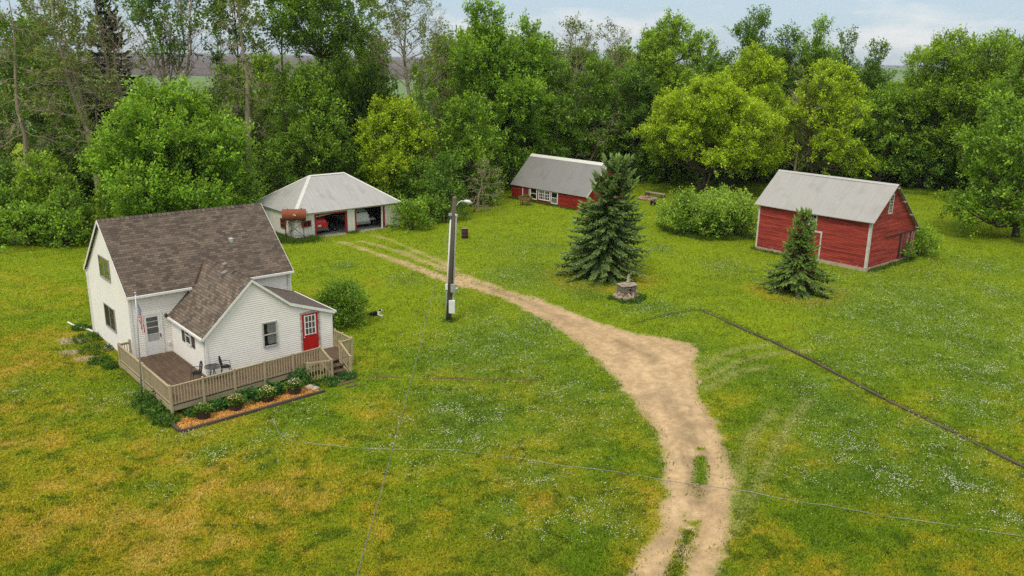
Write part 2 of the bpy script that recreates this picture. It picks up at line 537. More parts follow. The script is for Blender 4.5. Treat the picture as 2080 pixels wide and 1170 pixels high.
clover_px = [(280, 800, 90, 35, .5), (430, 920, 40, 18, .8), (600, 840, 80, 30, .6), (690, 650, 30, 14, .5), (930, 850, 130, 70, .9), (960, 880, 70, 40, .9), (1010, 700, 160, 60, .8), (1050, 760, 150, 30, .6),
    (1150, 800, 90, 80, .6), (1090, 965, 70, 30, .8), (1200, 1030, 90, 70, .5), (1060, 1100, 90, 50, .5), (780, 880, 60, 40, .4), (1100, 660, 70, 40, .7), (980, 640, 50, 30, .6),
    (1060, 560, 90, 30, .8), (1190, 590, 40, 16, .9), (1110, 500, 40, 8, .8), (1060, 505, 70, 25, .5), (1330, 625, 90, 16, .7), (1390, 700, 60, 30, .4), (1690, 690, 60, 30, .7), (1800, 640, 140, 60, .9),
    (1900, 620, 150, 70, .9), (1960, 690, 120, 60, .9), (1850, 720, 140, 50, .8), (2000, 760, 90, 60, .9), (1750, 740, 80, 40, .6), (1980, 820, 90, 40, .7), (1640, 780, 60, 20, .7), (1700, 840, 90, 50, .8),
    (1720, 910, 90, 40, .9), (1790, 960, 110, 40, .9), (1900, 890, 80, 40, .8), (1930, 970, 110, 60, .9), (1680, 970, 80, 30, .7), (2050, 1050, 50, 40, .8), (1840, 1000, 70, 30, .6), (1480, 545, 60, 12, .6),
    (1460, 535, 50, 10, .7), (1560, 570, 40, 14, .7), (1990, 540, 90, 25, .6), (1900, 560, 60, 20, .6), (2040, 600, 60, 40, .8), (700, 540, 30, 8, .9), (830, 570, 50, 15, .6), (920, 600, 40, 20, .6), (1340, 505, 30, 12, .8),
    (380, 880, 60, 25, .5), (200, 820, 60, 30, .4), (40, 790, 40, 30, .6), (330, 1000, 50, 18, .4), (560, 890, 50, 40, .5), (1270, 780, 60, 60, .4), (1010, 1040, 60, 40, .4)]
clover_w = []
for cx_, cy_, rx_, ry_, w_ in clover_px:
    c_ = gz(cx_, cy_); a_ = gz(cx_ + rx_, cy_); b_ = gz(cx_, cy_ - ry_)
    clover_w.append((c_.x, c_.y, abs(a_.x - c_.x), abs(b_.y - c_.y), w_))
def clover_mask(x, y):
    m = np.zeros(np.shape(x))
    for cx_, cy_, rx_, ry_, w_ in clover_w:
        q = ((x - cx_) / rx_) ** 2 + ((y - cy_) / ry_) ** 2
        m = np.maximum(m, w_ * np.exp(-q * 1.1))
    return m
MIDLINE = [((a[0] + b[0]) / 2, (a[1] + b[1]) / 2) for a, b in zip(drive_L, [drive_R[int(i * (len(drive_R) - 1) / (len(drive_L) - 1))] for i in range(len(drive_L))])]
def lawn_col(x, y):
    big = fbm(x, y, 13, 1, 4)
    med = fbm(x + .35 * y, y, 3.2, 2, 5, .62)
    fin = fbm(x, y, .85, 3, 4, .7)
    # how parched: the foreground and the left are dry, the far right is lush
    zone = .52 - .012 * (y - 27) - .005 * np.clip(x, -40, 60) * np.clip((y - 24) / 18, 0, 1)
    zone = np.clip(zone, .0, .62)
    mow = fbm(x * .26 + y * .12, y * 1.15 - x * .9, 1.5, 5, 3)
    dry = sstep(.42, .78, med * .42 + fin * .28 + big * .12 + mow * .18 + (zone - .42) * .60)
    for L_, w_, k_ in dry_lines:
        dry = np.maximum(dry, k_ * np.exp(-(seg_dist(x, y, L_) / w_) ** 2) * (.35 + 1.0 * fin))
    cm = clover_mask(x, y)
    dry = dry * (1 - .75 * np.clip(cm * 1.4, 0, 1))
    for c_, r_ in rings:
        d_ = np.hypot(x - c_.x, y - c_.y)
        dry = np.maximum(dry, .55 * np.exp(-((d_ - r_) / 1.1) ** 2))
    lush = np.array((.099, .165, .008)); mid = np.array((.184, .242, .008)); yel = np.array((.280, .225, .016)); straw = np.array((.37, .262, .060))
    a = sstep(.28, .70, big * .35 + med * .25 + fin * .15 + mow * .25 + np.clip((y - 40) / 60, 0, .16))[..., None]
    c = lush * (1 - a) + mid * a
    d1 = np.clip(dry * 1.6, 0, 1)[..., None] * .76
    c = c * (1 - d1) + yel * d1
    d2 = sstep(.62, 1.0, dry)[..., None] * .7
    c = c * (1 - d2) + straw * d2
    cl = np.clip(cm * 1.1, 0, 1)[..., None] * .55
    c = c * (1 - cl) + np.array((.060, .125, .020)) * cl
    sc = np.exp(-(seg_dist(x, y, SEAM) / .13) ** 2) * sstep(.38, .55, fbm(x, y, 1.1, 61, 3))
    sc = np.clip(sc, 0, .85)[..., None]
    c = c * (1 - sc) + np.array((.15, .085, .04)) * sc
    tr = np.zeros(np.shape(x))
    for L_ in track_lines:
        tr = np.maximum(tr, np.exp(-(seg_dist(x, y, L_) / .28) ** 2))
    tr = (tr * .62 * (.5 + fin))[..., None]
    c = c * (1 - tr) + np.array((.27, .27, .085)) * tr
    c = c * (.84 + .32 * fin[..., None])
    nearf = np.clip((62 - y) / 30, .15, 1)
    tf = fbm(x, y, .42, 51, 3, .6); patch = fbm(x, y, 2.6, 52, 3)
    t1 = (sstep(.57, .68, tf * .8 + patch * .2) * .75 * nearf)[..., None]
    c = c * (1 - t1) + np.array((.060, .100, .006)) * t1
    t2 = (sstep(.60, .72, fbm(x, y, .55, 53, 4, .65) * .75 + dry * .28) * .42 * nearf)[..., None]
    c = c * (1 - t2) + np.array((.42, .27, .035)) * t2
    return c
def dirt_col(x, y):
    f = fbm(x, y, 2.2, 11, 5, .6); f2 = fbm(x, y, .35, 12, 3, .7)
    c = np.array((.37, .245, .120)) * (1 - f[..., None]) + np.array((.51, .365, .205)) * f[..., None]
    c = c * (.84 + .32 * f2[..., None])
    # damp dark wheel marks
    st = fbm(x * 2.2, y * .55, 1.0, 15, 4, .6)
    near = np.exp(-((y - 31.5) / 4.5) ** 2)
    k = (sstep(.52, .72, st) * .55 * near)[..., None]
    c = c * (1 - k) + np.array((.17,.115,.07)) * k
    md = seg_dist(x, y, MIDLINE)
    rut = np.exp(-((md - .85) / .32) ** 2) * sstep(.25, .6, fbm(x, y, 1.7, 31, 3)); crown = np.exp(-(md / .45) ** 2)
    c = c * (1 + .12 * rut - .30 * crown * sstep(.3, .6, fbm(x, y, 1.2, 32, 3)))[..., None]
    c = c * (.90 + .2 * sstep(.35, .65, fbm(x, y, .16, 34, 2)))[..., None]
    lng = sstep(.52, .68, fbm(md * 3.2 + 40, y * .35, 1.0, 36, 4, .6))[..., None] * .30
    c = c * (1 - lng) + np.array((.30, .205, .115)) * lng
    st2 = sstep(.56, .74, fbm(x, y, 1.4, 18, 4, .65))[..., None] * .50
    c = c * (1 - st2) + np.array((.25, .17, .095)) * st2
    return c

# ---- lawn sheet (fine grid over what the camera sees, coarse skirt round it)
def grid_mesh(name, xs, ys, z, colfn):
    X, Y = np.meshgrid(xs, ys)
    x, y = X.ravel(), Y.ravel()
    V = np.stack([x, y, np.full_like(x, z)], 1)
    nx, ny = len(xs), len(ys)
    i = (np.arange(ny - 1)[:, None] * nx + np.arange(nx - 1)[None]).ravel()
    F = np.stack([i, i + 1, i + 1 + nx, i + nx], 1)
    return V, F, colfn(x, y)
mLawn = m_attr('lawn_grass', .95, 9.0, .55, 1.35, .8, .05, .1)
mDirt = m_attr('gravel_dirt', .95, 14.0, .72, 1.25, .7, .03, .15)
xs = np.concatenate([[-420, -200, -120], np.arange(-74, 90, .28), [130, 220, 420]])
ys = np.concatenate([[-250, -100, -30], np.arange(14, 126, .28), [160]])
V, F, C = grid_mesh('lawn', xs, ys, 0.0, lawn_col)
lawn = np_obj('lawn', np_mesh('lawn', V, F, C), mLawn); tag(lawn, kind='structure', label='yellow green mown lawn with dry patches', cat='lawn')

gf = G('crop_rows')
v_ = gf.coord('Object', (1, 1, 1)); rot = gf.n('ShaderNodeMapping', {'Vector': v_, 'Rotation': (0, 0, .5), 'Scale': (.02, .6, 1)}).outputs[0]
cc = gf.ramp(gf.noise(rot, 1.0, 5), [(.3, (.115, .180, .075)), (.7, (.15, .215, .09))])
mCrop = gf.end(gf.bsdf(cc, .95, 0, None, .1))
gf = G('ploughed_soil')
v_ = gf.coord('Object', (.004, .02, 1))
cc = gf.ramp(gf.noise(v_, 1.0, 6, .6), [(.3, (.075, .058, .055)), (.7, (.125, .10, .092))])
mSoil = gf.end(gf.bsdf(cc, .95, 0, None, .1))
def sheet(name, x0, x1, y0, y1, z, m, label, cat):
    o = MB().add([(x0, y0, z), (x1, y0, z), (x1, y1, z), (x0, y1, z)], [(0, 1, 2, 3)]).build(name, m)
    return tag(o, label, cat, kind='structure')
MB().add([(-7000, -1500, -.06), (7000, -1500, -.06), (7000, 9000, -.06), (-7000, 9000, -.06)], [(0, 1, 2, 3)]).build('ground', mSoil)['kind'] = 'structure'
sheet('crop_field', -900, 1400, 160, 560, -.02, mCrop, 'green crop field beyond the grove', 'field')
sheet('far_crop_field', 300, 4000, 700, 5000, -.01, mCrop, 'distant pale green field at the horizon on the right', 'field')
# low wooded rise on the horizon at the right
hb = []
rr = random.Random(5)
hv = []; hf = []
for i in range(60):
    x_ = 900 + i * 34
    h_ = 26 + 22 * math.sin(i * .21 + 1) + rr.uniform(-6, 6)
    hv += [(x_, 3300, -1), (x_, 3340, max(h_, 6)), (x_, 3600, -1)]
for i in range(59):
    a_ = i * 3
    hf += [(a_, a_ + 3, a_ + 4, a_ + 1), (a_ + 1, a_ + 4, a_ + 5, a_ + 2)]
mHill = M('far_woods_hazed', (.10, .13, .15), (.13, .16, .18), .01, .95)  # blue grey of the distant haze is put into the colour of the woods
tag(MB().add(hv, hf).build('hills', mHill), 'low blue grey wooded rise on the right horizon', 'hill', kind='structure')

# ---- dirt driveway
st = .125
xs = np.arange(-22, 18, st); ys = np.arange(20, 74, st)
X, Y = np.meshgrid(xs, ys)
sdv = drive_sd(X, Y)
edge_n = (fbm(X, Y, 1.1, 21, 4, .65) - .5) * 1.5 + (fbm(X, Y, .3, 22, 2) - .5) * .55
m1 = sdv + edge_n * .55
ti = seg_dist(X, Y, tuftline)
gap = np.exp(-(ti / (.26 - .05 * np.clip((Y - 26) / 7, 0, 1))) ** 2) * sstep(.46, .60, fbm(X, Y, .8, 25, 3) + .10 * np.clip((28 - Y) / 4, 0, 1)) * 1.3
cover = sstep(-.20, .34, m1) * (1 - np.clip(gap, 0, 1))
farf = np.clip((Y - 52) / 16, 0, 1)
cover = cover * (1 - .62 * farf * sstep(.35, .62, fbm(X, Y, 1.6, 27, 4)))
keep = (cover > .08)
kc = keep[:-1, :-1] | keep[1:, :-1] | keep[:-1, 1:] | keep[1:, 1:]
nx = len(xs)
ii, jj = np.nonzero(kc)
i0 = ii * nx + jj
F = np.stack([i0, i0 + 1, i0 + 1 + nx, i0 + nx], 1)
used = np.unique(F)
remap = np.full(X.size, -1); remap[used] = np.arange(len(used))
x_, y_ = X.ravel()[used], Y.ravel()[used]
c_ = cover.ravel()[used][:, None]
rim = np.exp(-((sdv.ravel()[used] - .15) / .35) ** 2)[:, None] * .35
dc = dirt_col(x_, y_) * (1 - rim) + np.array((.34, .235, .125)) * rim
C = lawn_col(x_, y_) * (1 - c_) + dc * c_
V = np.stack([x_, y_, np.full_like(x_, .006)], 1)
drv = np_obj('driveway', np_mesh('driveway', V, remap[F], C), mDirt)
tag(drv, 'pale dirt driveway curving up to the garage', 'driveway', kind='structure')

# ---- narrow bare seam in the lawn right of the deck
def seam_mesh():
    rr_ = random.Random(12); vs = []; fs = []
    P0, P1 = Vector((*SEAM[0], 0)), Vector((*SEAM[-1], 0)); n_ = 90
    for i in range(n_ + 1):
        t = i / n_; c = P0 + (P1 - P0) * t
        w_ = max(.012, .13 * (vnoise(np.array([t * 12.0]), np.array([3.0]), 1.0, 4)[0] - .18)) * (1.2 if .25 < t < .8 else .8)
        y_ = c.y + .05 * math.sin(t * 17) + rr_.uniform(-.015, .015)
        vs += [(c.x, y_ - w_, .014), (c.x, y_ + w_, .014)]
    for i in range(n_): fs.append((2 * i, 2 * i + 2, 2 * i + 3, 2 * i + 1))
    return MB().add(vs, fs)
tag(seam_mesh().build('bare_path', M('bare_soil', (.15, .085, .045), (.08, .055, .03), 6, .95, .4, 25)), 'thin dark bare seam in the grass right of the deck steps', 'bare strip', kind='structure')
# ---- grass blades and clover heads
def obstacles(x, y):
    ok = np.ones(np.shape(x), bool)
    for (ox, oy, oa, a0, a1, b0, b1) in ((HX, HY, HA, -.1, 8.6, -4.5, 7.0), (HX, HY, HA, -.7, 8.75, -6.9, 0), (HX, HY, HA, -.95, 5.9, -8.75, -7.3),
                                         (GX, GY, GA, 0, 10.5, 0, 7.3), (BX, BY, BA, 0, 9.7, 0, 7.6), (CX, CY, CA, 0, 11.2, 0, 6.3)):
        c, s_ = math.cos(R(oa)), math.sin(R(oa))
        u = (x - ox) * c + (y - oy) * s_; v = -(x - ox) * s_ + (y - oy) * c
        ok &= ~((u > a0) & (u < a1) & (v > b0) & (v < b1))
    return ok
HX, HY, HA = -18.754, 38.937, 41.178
GX, GY, GA = -18.455, 69.273, 42.039
BX, BY, BA = 20.597, 68.907, -49.076
CX, CY, CA = -.216, 93.371, -46.159
rs = np.random.RandomState(11)
def scatter(n, y0, y1, power):
    # distance from the camera, thinning out with it; spread a little past both sides of the frame
    t = rs.rand(n)
    y = (y0 ** (1 - power) + t * (y1 ** (1 - power) - y0 ** (1 - power))) ** (1 / (1 - power))
    x = (rs.rand(n) * 2 - 1) * (y * .76 + 7)
    return x, y
x, y = scatter(NBLADE, 18.5, 118, 1.55)
d = drive_sd(x, y) + (fbm(x, y, 1.1, 21, 4, .65) - .5) * .8
ti = seg_dist(x, y, tuftline)
on = (d < .12 * rs.rand(len(x)) ** 2) | ((ti < .34) & (fbm(x, y, .8, 25, 3) > .53 - .10 * np.clip((28 - y) / 4, 0, 1)) & (rs.rand(len(x)) < .5)) | ((d < .5) & (rs.rand(len(x)) < .16 * fbm(x, y, .5, 35, 2)))
on |= (y > 52) & (rs.rand(len(x)) < .25)
on &= obstacles(x, y) & ((seg_dist(x, y, SEAM) > .10) | (rs.rand(len(x)) < .35))
x, y = x[on], y[on]
n = len(x)
C = lawn_col(x, y)
lum = fbm(x, y, 1.6, 33, 3)
hgt = (.028 + .040 * rs.rand(n)) * (.55 + .9 * lum) * (1 + y / 110)
tall = (rs.rand(n) < .012); hgt = np.where(tall, hgt * 1.9, hgt)
wid = (.010 + .012 * rs.rand(n)) * (1 + y / 45)
az = rs.rand(n) * 2 * np.pi
ln = rs.randn(n) * .6
dx, dy = np.cos(az), np.sin(az)
P = np.stack([x, y, np.full(n, .002)], 1)
A = P + np.stack([dx * wid, dy * wid, np.zeros(n)], 1)
B = P - np.stack([dx * wid, dy * wid, np.zeros(n)], 1)
T = P + np.stack([-dy * hgt * ln + rs.randn(n) * .015, dx * hgt * ln + rs.randn(n) * .015, hgt], 1)
V = np.stack([A, B, T], 1).reshape(-1, 3)
F = np.arange(3 * n).reshape(-1, 3)
vr = (.85 + .75 * rs.rand(n))[:, None]
Cb = np.repeat(np.clip(C * vr * np.array((1.12, 1.14, 1.0)), 0, .9), 3, 0)
mBlade = m_leaf('grass_blade', .25, .7, .1, (1.2, 1.1, .5))
blades = np_obj('grass', np_mesh('grass', V, F, Cb), mBlade)
tag(blades, 'short mown grass blades over the whole yard', 'grass', kind='stuff')

x, y = scatter(NCLOVER * 6, 24, 90, 1.5)
k = clover_mask(x, y) * (.05 + sstep(.46, .66, fbm(x, y, .7, 41, 3, .65))) + .008
on = (rs.rand(len(x)) < k * .75) & (drive_sd(x, y) < -.1) & obstacles(x, y)
x, y = x[on][:NCLOVER], y[on][:NCLOVER]
n = len(x)
r0 = (.008 + .007 * rs.rand(n)) * (1 + y / 90)
z0 = .045 + .05 * rs.rand(n)
P = np.stack([x, y, z0], 1)
a0 = rs.rand(n) * 2 * np.pi
V = []
for k in range(4):
    V.append(P + np.stack([np.cos(a0 + k * np.pi / 2) * r0, np.sin(a0 + k * np.pi / 2) * r0, -r0 * .3], 1))
V.append(P + np.stack([0 * r0, 0 * r0, r0 * 1.1], 1))
V = np.stack(V, 1).reshape(-1, 3)
b = np.arange(n)[:, None] * 5
F = np.concatenate([b + np.array([[k, (k + 1) % 4, 4]]) for k in range(4)], 0)
Cc = np.repeat(np.stack([.62 + .2 * rs.rand(n), .62 + .2 * rs.rand(n), .52 + .15 * rs.rand(n)], 1), 5, 0)
cl = np_obj('clover', np_mesh('clover', V, F, Cc), mBlade)
tag(cl, 'white clover flower heads in drifts across the lawn', 'clover', kind='stuff')
# ================================================================ BUILDINGS
def siding(mb, mapf, interval, z0, z1, h, proud, cuts=()):
    """lapped boards: every course leans out at its lower edge"""
    z = z0
    while z < z1 - 1e-4:
        zb = min(z + h, z1)
        segs = [(interval(z), interval(zb))]
        a, b = segs[0]
        if a[1] - a[0] < .01: break
        parts = [(a[0], a[1], b[0], b[1])]
        for (c0, c1, cz0, cz1) in cuts:
            if zb > cz0 + .02 and z < cz1 - .02:
                np_ = []
                for (l0, r0, l1, r1) in parts:
                    if c0 > l0 and c1 < r0:
                        np_ += [(l0, c0, l1, c0), (c1, r0, c1, r1)]
                    else: np_.append((l0, r0, l1, r1))
                parts = np_
        for (l0, r0, l1, r1) in parts:
            vs = [mapf(l0, z, proud), mapf(r0, z, proud), mapf(r1, zb, .0), mapf(l1, zb, .0), mapf(l0, z, 0), mapf(r0, z, 0)]
            mb.add(vs, [(0, 1, 2, 3), (4, 5, 1, 0)])
        z = zb
    return mb

def window(parent, mapf, s0, s1, z0, z1, panes='double', frame=.06, depth=.05, mf=None, curtain=None, grid=None, name='window', split=.5, base=.0):
    """mapf(s, z, out). frame > pane, curtain; the wall stays whole behind it"""
    mf = mf or mTrim
    b = base
    def box(mb, a0, a1, c0, c1, o0, o1):
        vs = [mapf(s, z, o) for o in (o0, o1) for z in (c0, c1) for s in (a0, a1)]
        mb.add(vs, [(0, 2, 3, 1), (4, 5, 7, 6), (0, 1, 5, 4), (2, 6, 7, 3), (0, 4, 6, 2), (1, 3, 7, 5)])
    f = MB()
    box(f, s0 - frame, s0, z0 - frame, z1 + frame, b, b + depth)
    box(f, s1, s1 + frame, z0 - frame, z1 + frame, b, b + depth)
    box(f, s0, s1, z1, z1 + frame, b, b + depth - .002)
    box(f, s0, s1, z0 - frame, z0, b, b + depth + .02)
    zm = z0 + (z1 - z0) * split; sm = (s0 + s1) / 2
    if panes == 'double':
        box(f, s0, s1, zm - .025, zm + .025, b, b + depth - .008)
    elif panes == 'slider':
        box(f, sm - .025, sm + .025, z0, z1, b, b + depth - .008)
    elif panes == 'twin':
        box(f, sm - .045, sm + .045, z0, z1, b, b + depth - .004)
    if grid:
        nx_, nz_, t = grid
        for i in range(1, nx_):
            s = s0 + (s1 - s0) * i / nx_
            if panes == 'twin' and abs(s - sm) < .05: continue
            box(f, s - t / 2, s + t / 2, z0, z1, b + .022, b + depth - .012)
        for i in range(1, nz_):
            z = z0 + (z1 - z0) * i / nz_
            box(f, s0, s1, z - t / 2, z + t / 2, b + .022, b + depth - .014)
    fo = f.build(name, mf, parent)
    bk = MB(); box(bk, s0, s1, z0, z1, b + .001, b + .006); bk.build('interior', mVoid, fo)
    if curtain:
        for (q0, q1, y0, y1, m) in curtain:
            cb = MB(); nseg = 10
            for i in range(nseg):
                a0 = s0 + (s1 - s0) * (q0 + (q1 - q0) * i / nseg); a1 = s0 + (s1 - s0) * (q0 + (q1 - q0) * (i + 1) / nseg)
                o = .009 + .006 * (i % 2); o2 = .009 + .006 * ((i + 1) % 2)
                vs = [mapf(a0, z0 + (z1 - z0) * y0, b + o), mapf(a1, z0 + (z1 - z0) * y0, b + o2), mapf(a1, z0 + (z1 - z0) * y1, b + o2), mapf(a0, z0 + (z1 - z0) * y1, b + o)]
                cb.add(vs, [(0, 1, 2, 3)])
            cb.build('curtain' if m is mCurtain else 'blind', m, fo)
    p = MB(); p.add([mapf(s0, z0, b + .018), mapf(s1, z0, b + .018), mapf(s1, z1, b + .018), mapf(s0, z1, b + .018)], [(0, 1, 2, 3)])
    p.build('pane', mGlass, fo)
    return fo

# ---------------------------------------------------------------- white farmhouse
L, Wd, He, Hr, DK = 8.51, 6.975, 3.92, 6.98, .536
EU, EU2, EV = 1.93, 8.52, 4.50
EPU, EZR, EZL, EKU, EKZ, EZE = 4.34, 4.86, 2.56, 6.25, 3.34, 2.54
house = thing('farmhouse', 'white lap sided farmhouse with brown shingle roof and a kinked low front wing', 'house', (HX, HY, 0), R(HA))
slope = (Hr - He) / (Wd / 2)
front = lambda s, z, o: (s, -o, z)
back = lambda s, z, o: (s, Wd + o, z)
left = lambda s, z, o: (-o, s, z)
rightw = lambda s, z, o: (L + o, s, z)
gab = lambda z: (max(0, (z - He) / slope), min(Wd, Wd - (z - He) / slope))
w = MB()
for mf, iv, zt in ((front, lambda z: (0, L), He), (back, lambda z: (0, L), He), (left, gab, Hr - .08), (rightw, gab, Hr - .08)):
    siding(w, mf, iv, .12, zt, .115, .015)
w.build('wall', mSiding, house)
for (cx_, cy_) in ((0, 0), (L, 0), (0, Wd), (L, Wd)):
    MB().box(cx_ - .055, cx_ + .055, cy_ - .055, cy_ + .055, .1, He - .06).build('corner_board', mTrim, house)
MB().box(.02, L - .02, .02, Wd - .02, -.1, .12).build('foundation', mFound, house)
# main roof
oe, og = .20, .14
ze = He - slope * oe + .05
roof = MB()
rt = Hr + .05
roof.slab([(-og, -oe, ze), (L + og, -oe, ze), (L + og, Wd / 2, rt), (-og, Wd / 2, rt)], .07, (0, 0, 0), (1, 0, 0), (0, 1, slope))
roof.slab([(L + og, Wd + oe, ze), (-og, Wd + oe, ze), (-og, Wd / 2, rt), (L + og, Wd / 2, rt)], .07, (0, 0, 0), (-1, 0, 0), (0, -1, slope))
rf = roof.build('roof', mShingle, house)
rc = MB()
for i in range(int((L + 2 * og) / .24)):
    x0 = -og + i * .24
    for sgn in (-1, 1):
        y0 = Wd / 2; y1 = Wd / 2 + sgn * .15
        rc.add([(x0, y0, rt + .03), (x0 + .24, y0, rt + .018), (x0 + .24, y1, rt + .018 - .15 * slope), (x0, y1, rt + .03 - .15 * slope)], [(0, 1, 2, 3)], [[(x0 * 1.3, 0), (x0 * 1.3 + .1, 0), (x0 * 1.3 + .1, .1), (x0 * 1.3, .1)]])
rc.build('ridge_cap', mShingle, rf)
v = MB()
v.lathe([(.16, -.14), (.15, .07), (.09, .11), (.01, .12)], 10, (6.05, 1.75, He + slope * 1.75 + .05))
v.build('roof_vent', mSteel, rf)
# rakes, gutters, downspouts
for x0 in (-og - .026, L + og + .002):
    for a, b in (((-oe, ze), (Wd / 2, rt)), ((Wd + oe, ze), (Wd / 2, rt))):
        k = MB()
        k.add([(x0, a[0], a[1] - .17), (x0, b[0], b[1] - .17), (x0, b[0], b[1] - .012), (x0, a[0], a[1] - .012),
               (x0 + .024, a[0], a[1] - .17), (x0 + .024, b[0], b[1] - .17), (x0 + .024, b[0], b[1] - .012), (x0 + .024, a[0], a[1] - .012)],
              [(0, 1, 2, 3), (4, 7, 6, 5), (0, 4, 5, 1), (3, 2, 6, 7), (0, 3, 7, 4), (1, 5, 6, 2)])
        k.build('rake_board', mTrim, house)
zg = ze - .03
for bx_ in ((-og, L + og, Wd + oe + .002, Wd + oe + .11), (-og, 3.02, -oe - .112, -oe - .002), (5.62, L + og, -oe - .112, -oe - .002)):
    MB().box(*bx_, zg - .11, zg).build('gutter', mGutter, house)
MB().box(-og, L + og, -oe + .0, -.03, zg - .09, zg - .065).build('soffit', mTrim, house)
MB().box(-og, L + og, Wd + .03, Wd + oe, zg - .09, zg - .065).build('soffit', mTrim, house)
def downspout(parent, pts, w_=.042):
    m = MB()
    m.tube(pts, w_, 6)
    return m.build('downspout', mGutter, parent)
downspout(house, [(L - .12, -oe - .05, zg - .1), (L - .12, -.07, zg - .35), (L - .12, -.07, 2.55), (L + .05, -.20, 2.42), (L + .45, -.30, 2.36)])
downspout(house, [(2.92, -oe - .06, zg - .08), (2.92, -oe - .02, zg - .24), (2.95, -.05, zg - .30)])
downspout(house, [(-.02, Wd + oe + .05, zg - .1), (-.05, Wd + .07, zg - .35), (-.05, Wd + .06, .18), (-.10, Wd + .12, .09), (-.15, Wd + .7, .07), (-.55, Wd + 1.6, .06), (-.70, Wd + 2.9, .06)], .05)
# gable windows
for (z0, z1) in ((3.93, 5.02), (1.22, 2.40)):
    window(house, left, 2.66, 4.34, z0, z1, 'slider', .04, .05, M('window_frame', (.36, .345, .31), (.29, .28, .25), 5, .5) if z0 > 3 else bpy.data.materials['window_frame'], [(0, .48, 0, 1, mBlind)], base=.012)
window(house, rightw, 2.6, 3.6, 1.3, 2.4, 'double', base=.012)
window(house, back, 1.5, 2.5, 1.3, 2.4, 'double', base=.012)
window(house, back, 5.5, 6.5, 1.3, 2.4, 'double', base=.012)
# white storm door on the deck
d = MB(); d.box(.50, .58, -.06, -.012, DK, 2.74); d.box(1.37, 1.46, -.06, -.012, DK, 2.74); d.box(.58, 1.37, -.058, -.012, 2.64, 2.738)
d.build('door_frame', mTrim, house)
d = MB(); d.box(.585, 1.365, -.045, -.012, DK + .02, 2.635)
do = d.build('door', M('storm_door', (.74, .73, .70), (.68, .67, .64), 3, .4), house)
d = MB()
for (z0, z1) in ((1.28, 1.62), (1.66, 1.98), (2.02, 2.28), (2.31, 2.52)):
    d.box(.70, 1.25, -.050, -.0455, z0, z1)
d.build('door_window', M('door_glass', (.05, .048, .042), (.09, .085, .075), 3, .12, 0, 1, (1, 1, 1), 0, .6), do)
d = MB(); d.box(.70, 1.25, -.0515, -.0502, 1.28, 1.60); d.build('door_blind', mCurtain, do)
d = MB(); d.box(1.30, 1.33, -.10, -.046, 1.42, 1.60); d.build('door_handle', mBlackMetal, do)
d = MB(); d.lathe([(.03, 0), (.075, .05), (.085, .12), (.05, .20), (.015, .24)], 10, (1.66, -.12, 2.38)); d.box(1.62, 1.70, -.05, -.015, 2.42, 2.56); d.beam((1.66, -.03, 2.58), (1.66, -.13, 2.62), .02, .02)
d.build('porch_light', M('old_brass', (.075, .055, .025), (.03, .025, .015), 8, .4, 0, 1, (1, 1, 1), .7), house)
MB().obox((1.70, -.05, .99), (.12, .06, .14)).build('outlet_box', mGutter, house)

# ---- front wing (part of the same house)
wing = house
def wingint(z):
    l = EU if z < EZL else EU + (z - EZL) / (EZR - EZL) * (EPU - EU)
    if z < EZE: r_ = EU2
    elif z < EKZ: r_ = EU2 - (z - EZE) / (EKZ - EZE) * (EU2 - EKU)
    else: r_ = EKU - (z - EKZ) / (EZR - EKZ) * (EKU - EPU)
    return (l, r_)
wf = lambda s, z, o: (s, -EV - o, z)
wl = lambda s, z, o: (EU - o, -s, z)
wr = lambda s, z, o: (EU2 + o, -s, z)
w = MB()
siding(w, wf, wingint, .35, EZR - .04, .107, .015)
siding(w, wl, lambda z: (0, EV), .35, EZL, .107, .015)
siding(w, wr, lambda z: (0, EV), .12, EZE, .107, .015)
w.add([(L, 0, .12), (EU2, 0, .12), (EU2, 0, EZE), (L, 0, EZE)], [(0, 1, 2, 3)])
w.build('wing_wall', mSiding, house)
MB().box(EU - .05, EU + .05, -EV - .05, -EV + .05, .4, EZL - .02).build('corner_board', mTrim, house)
MB().box(EU2 - .05, EU2 + .05, -EV - .05, -EV + .05, .1, EZE - .02).build('corner_board', mTrim, house)
MB().box(EU + .03, EU2 - .03, -EV + .03, -.03, -.1, .34).build('foundation', mFound, house)
tback = (EZR + .05 - He) / slope
sl1 = (EZR - EZL) / (EPU - EU)
sl2 = (EZR - EKZ) / (EKU - EPU)
sl3 = (EKZ - EZE) / (EU2 - EKU)
of, ow = .12, .17
yf = -EV - of
wr_ = MB()
zr = EZR + .05
wr_.slab([(EU - ow, -.0 + .2, EZL - ow * sl1 + .05), (EU - ow, yf, EZL - ow * sl1 + .05), (EPU, yf, zr), (EPU, tback, zr), (EPU - .55, tback - .4, zr - .55 * sl1)], .06, (0, 0, 0), (0, -1, 0), (1, 0, sl1))
wr_.slab([(EKU, yf, EKZ + .05), (EKU, .25, EKZ + .05), (EPU, tback, zr), (EPU, yf, zr)], .06, (0, 0, 0), (0, 1, 0), (-1, 0, sl2))
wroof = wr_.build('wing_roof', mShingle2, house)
for (u_, sl_) in ((EPU - (EZR - He) / sl1 - .12, sl1),):
    MB().beam((u_ + .02, -.16, He + .02), (EPU - .02, tback + .04, EZR + .06), .10, .03).build('valley_strip', mRustDark, wroof)  # dark strip along the valley, sets the wing roof off from the main roof
wr2 = MB().slab([(EU2 + ow, yf, EZE - ow * sl3 + .05), (EU2 + ow, .12, EZE - ow * sl3 + .05), (EKU, .12, EKZ + .05), (EKU, yf, EKZ + .05)], .06, (0, 0, 0), (0, 1, 0), (-1, 0, sl3))
wr2.build('shed_roof', M('roll_roofing', (.115, .088, .072), (.075, .058, .048), 3.5, .9, .3, 40), house)
rc = MB()
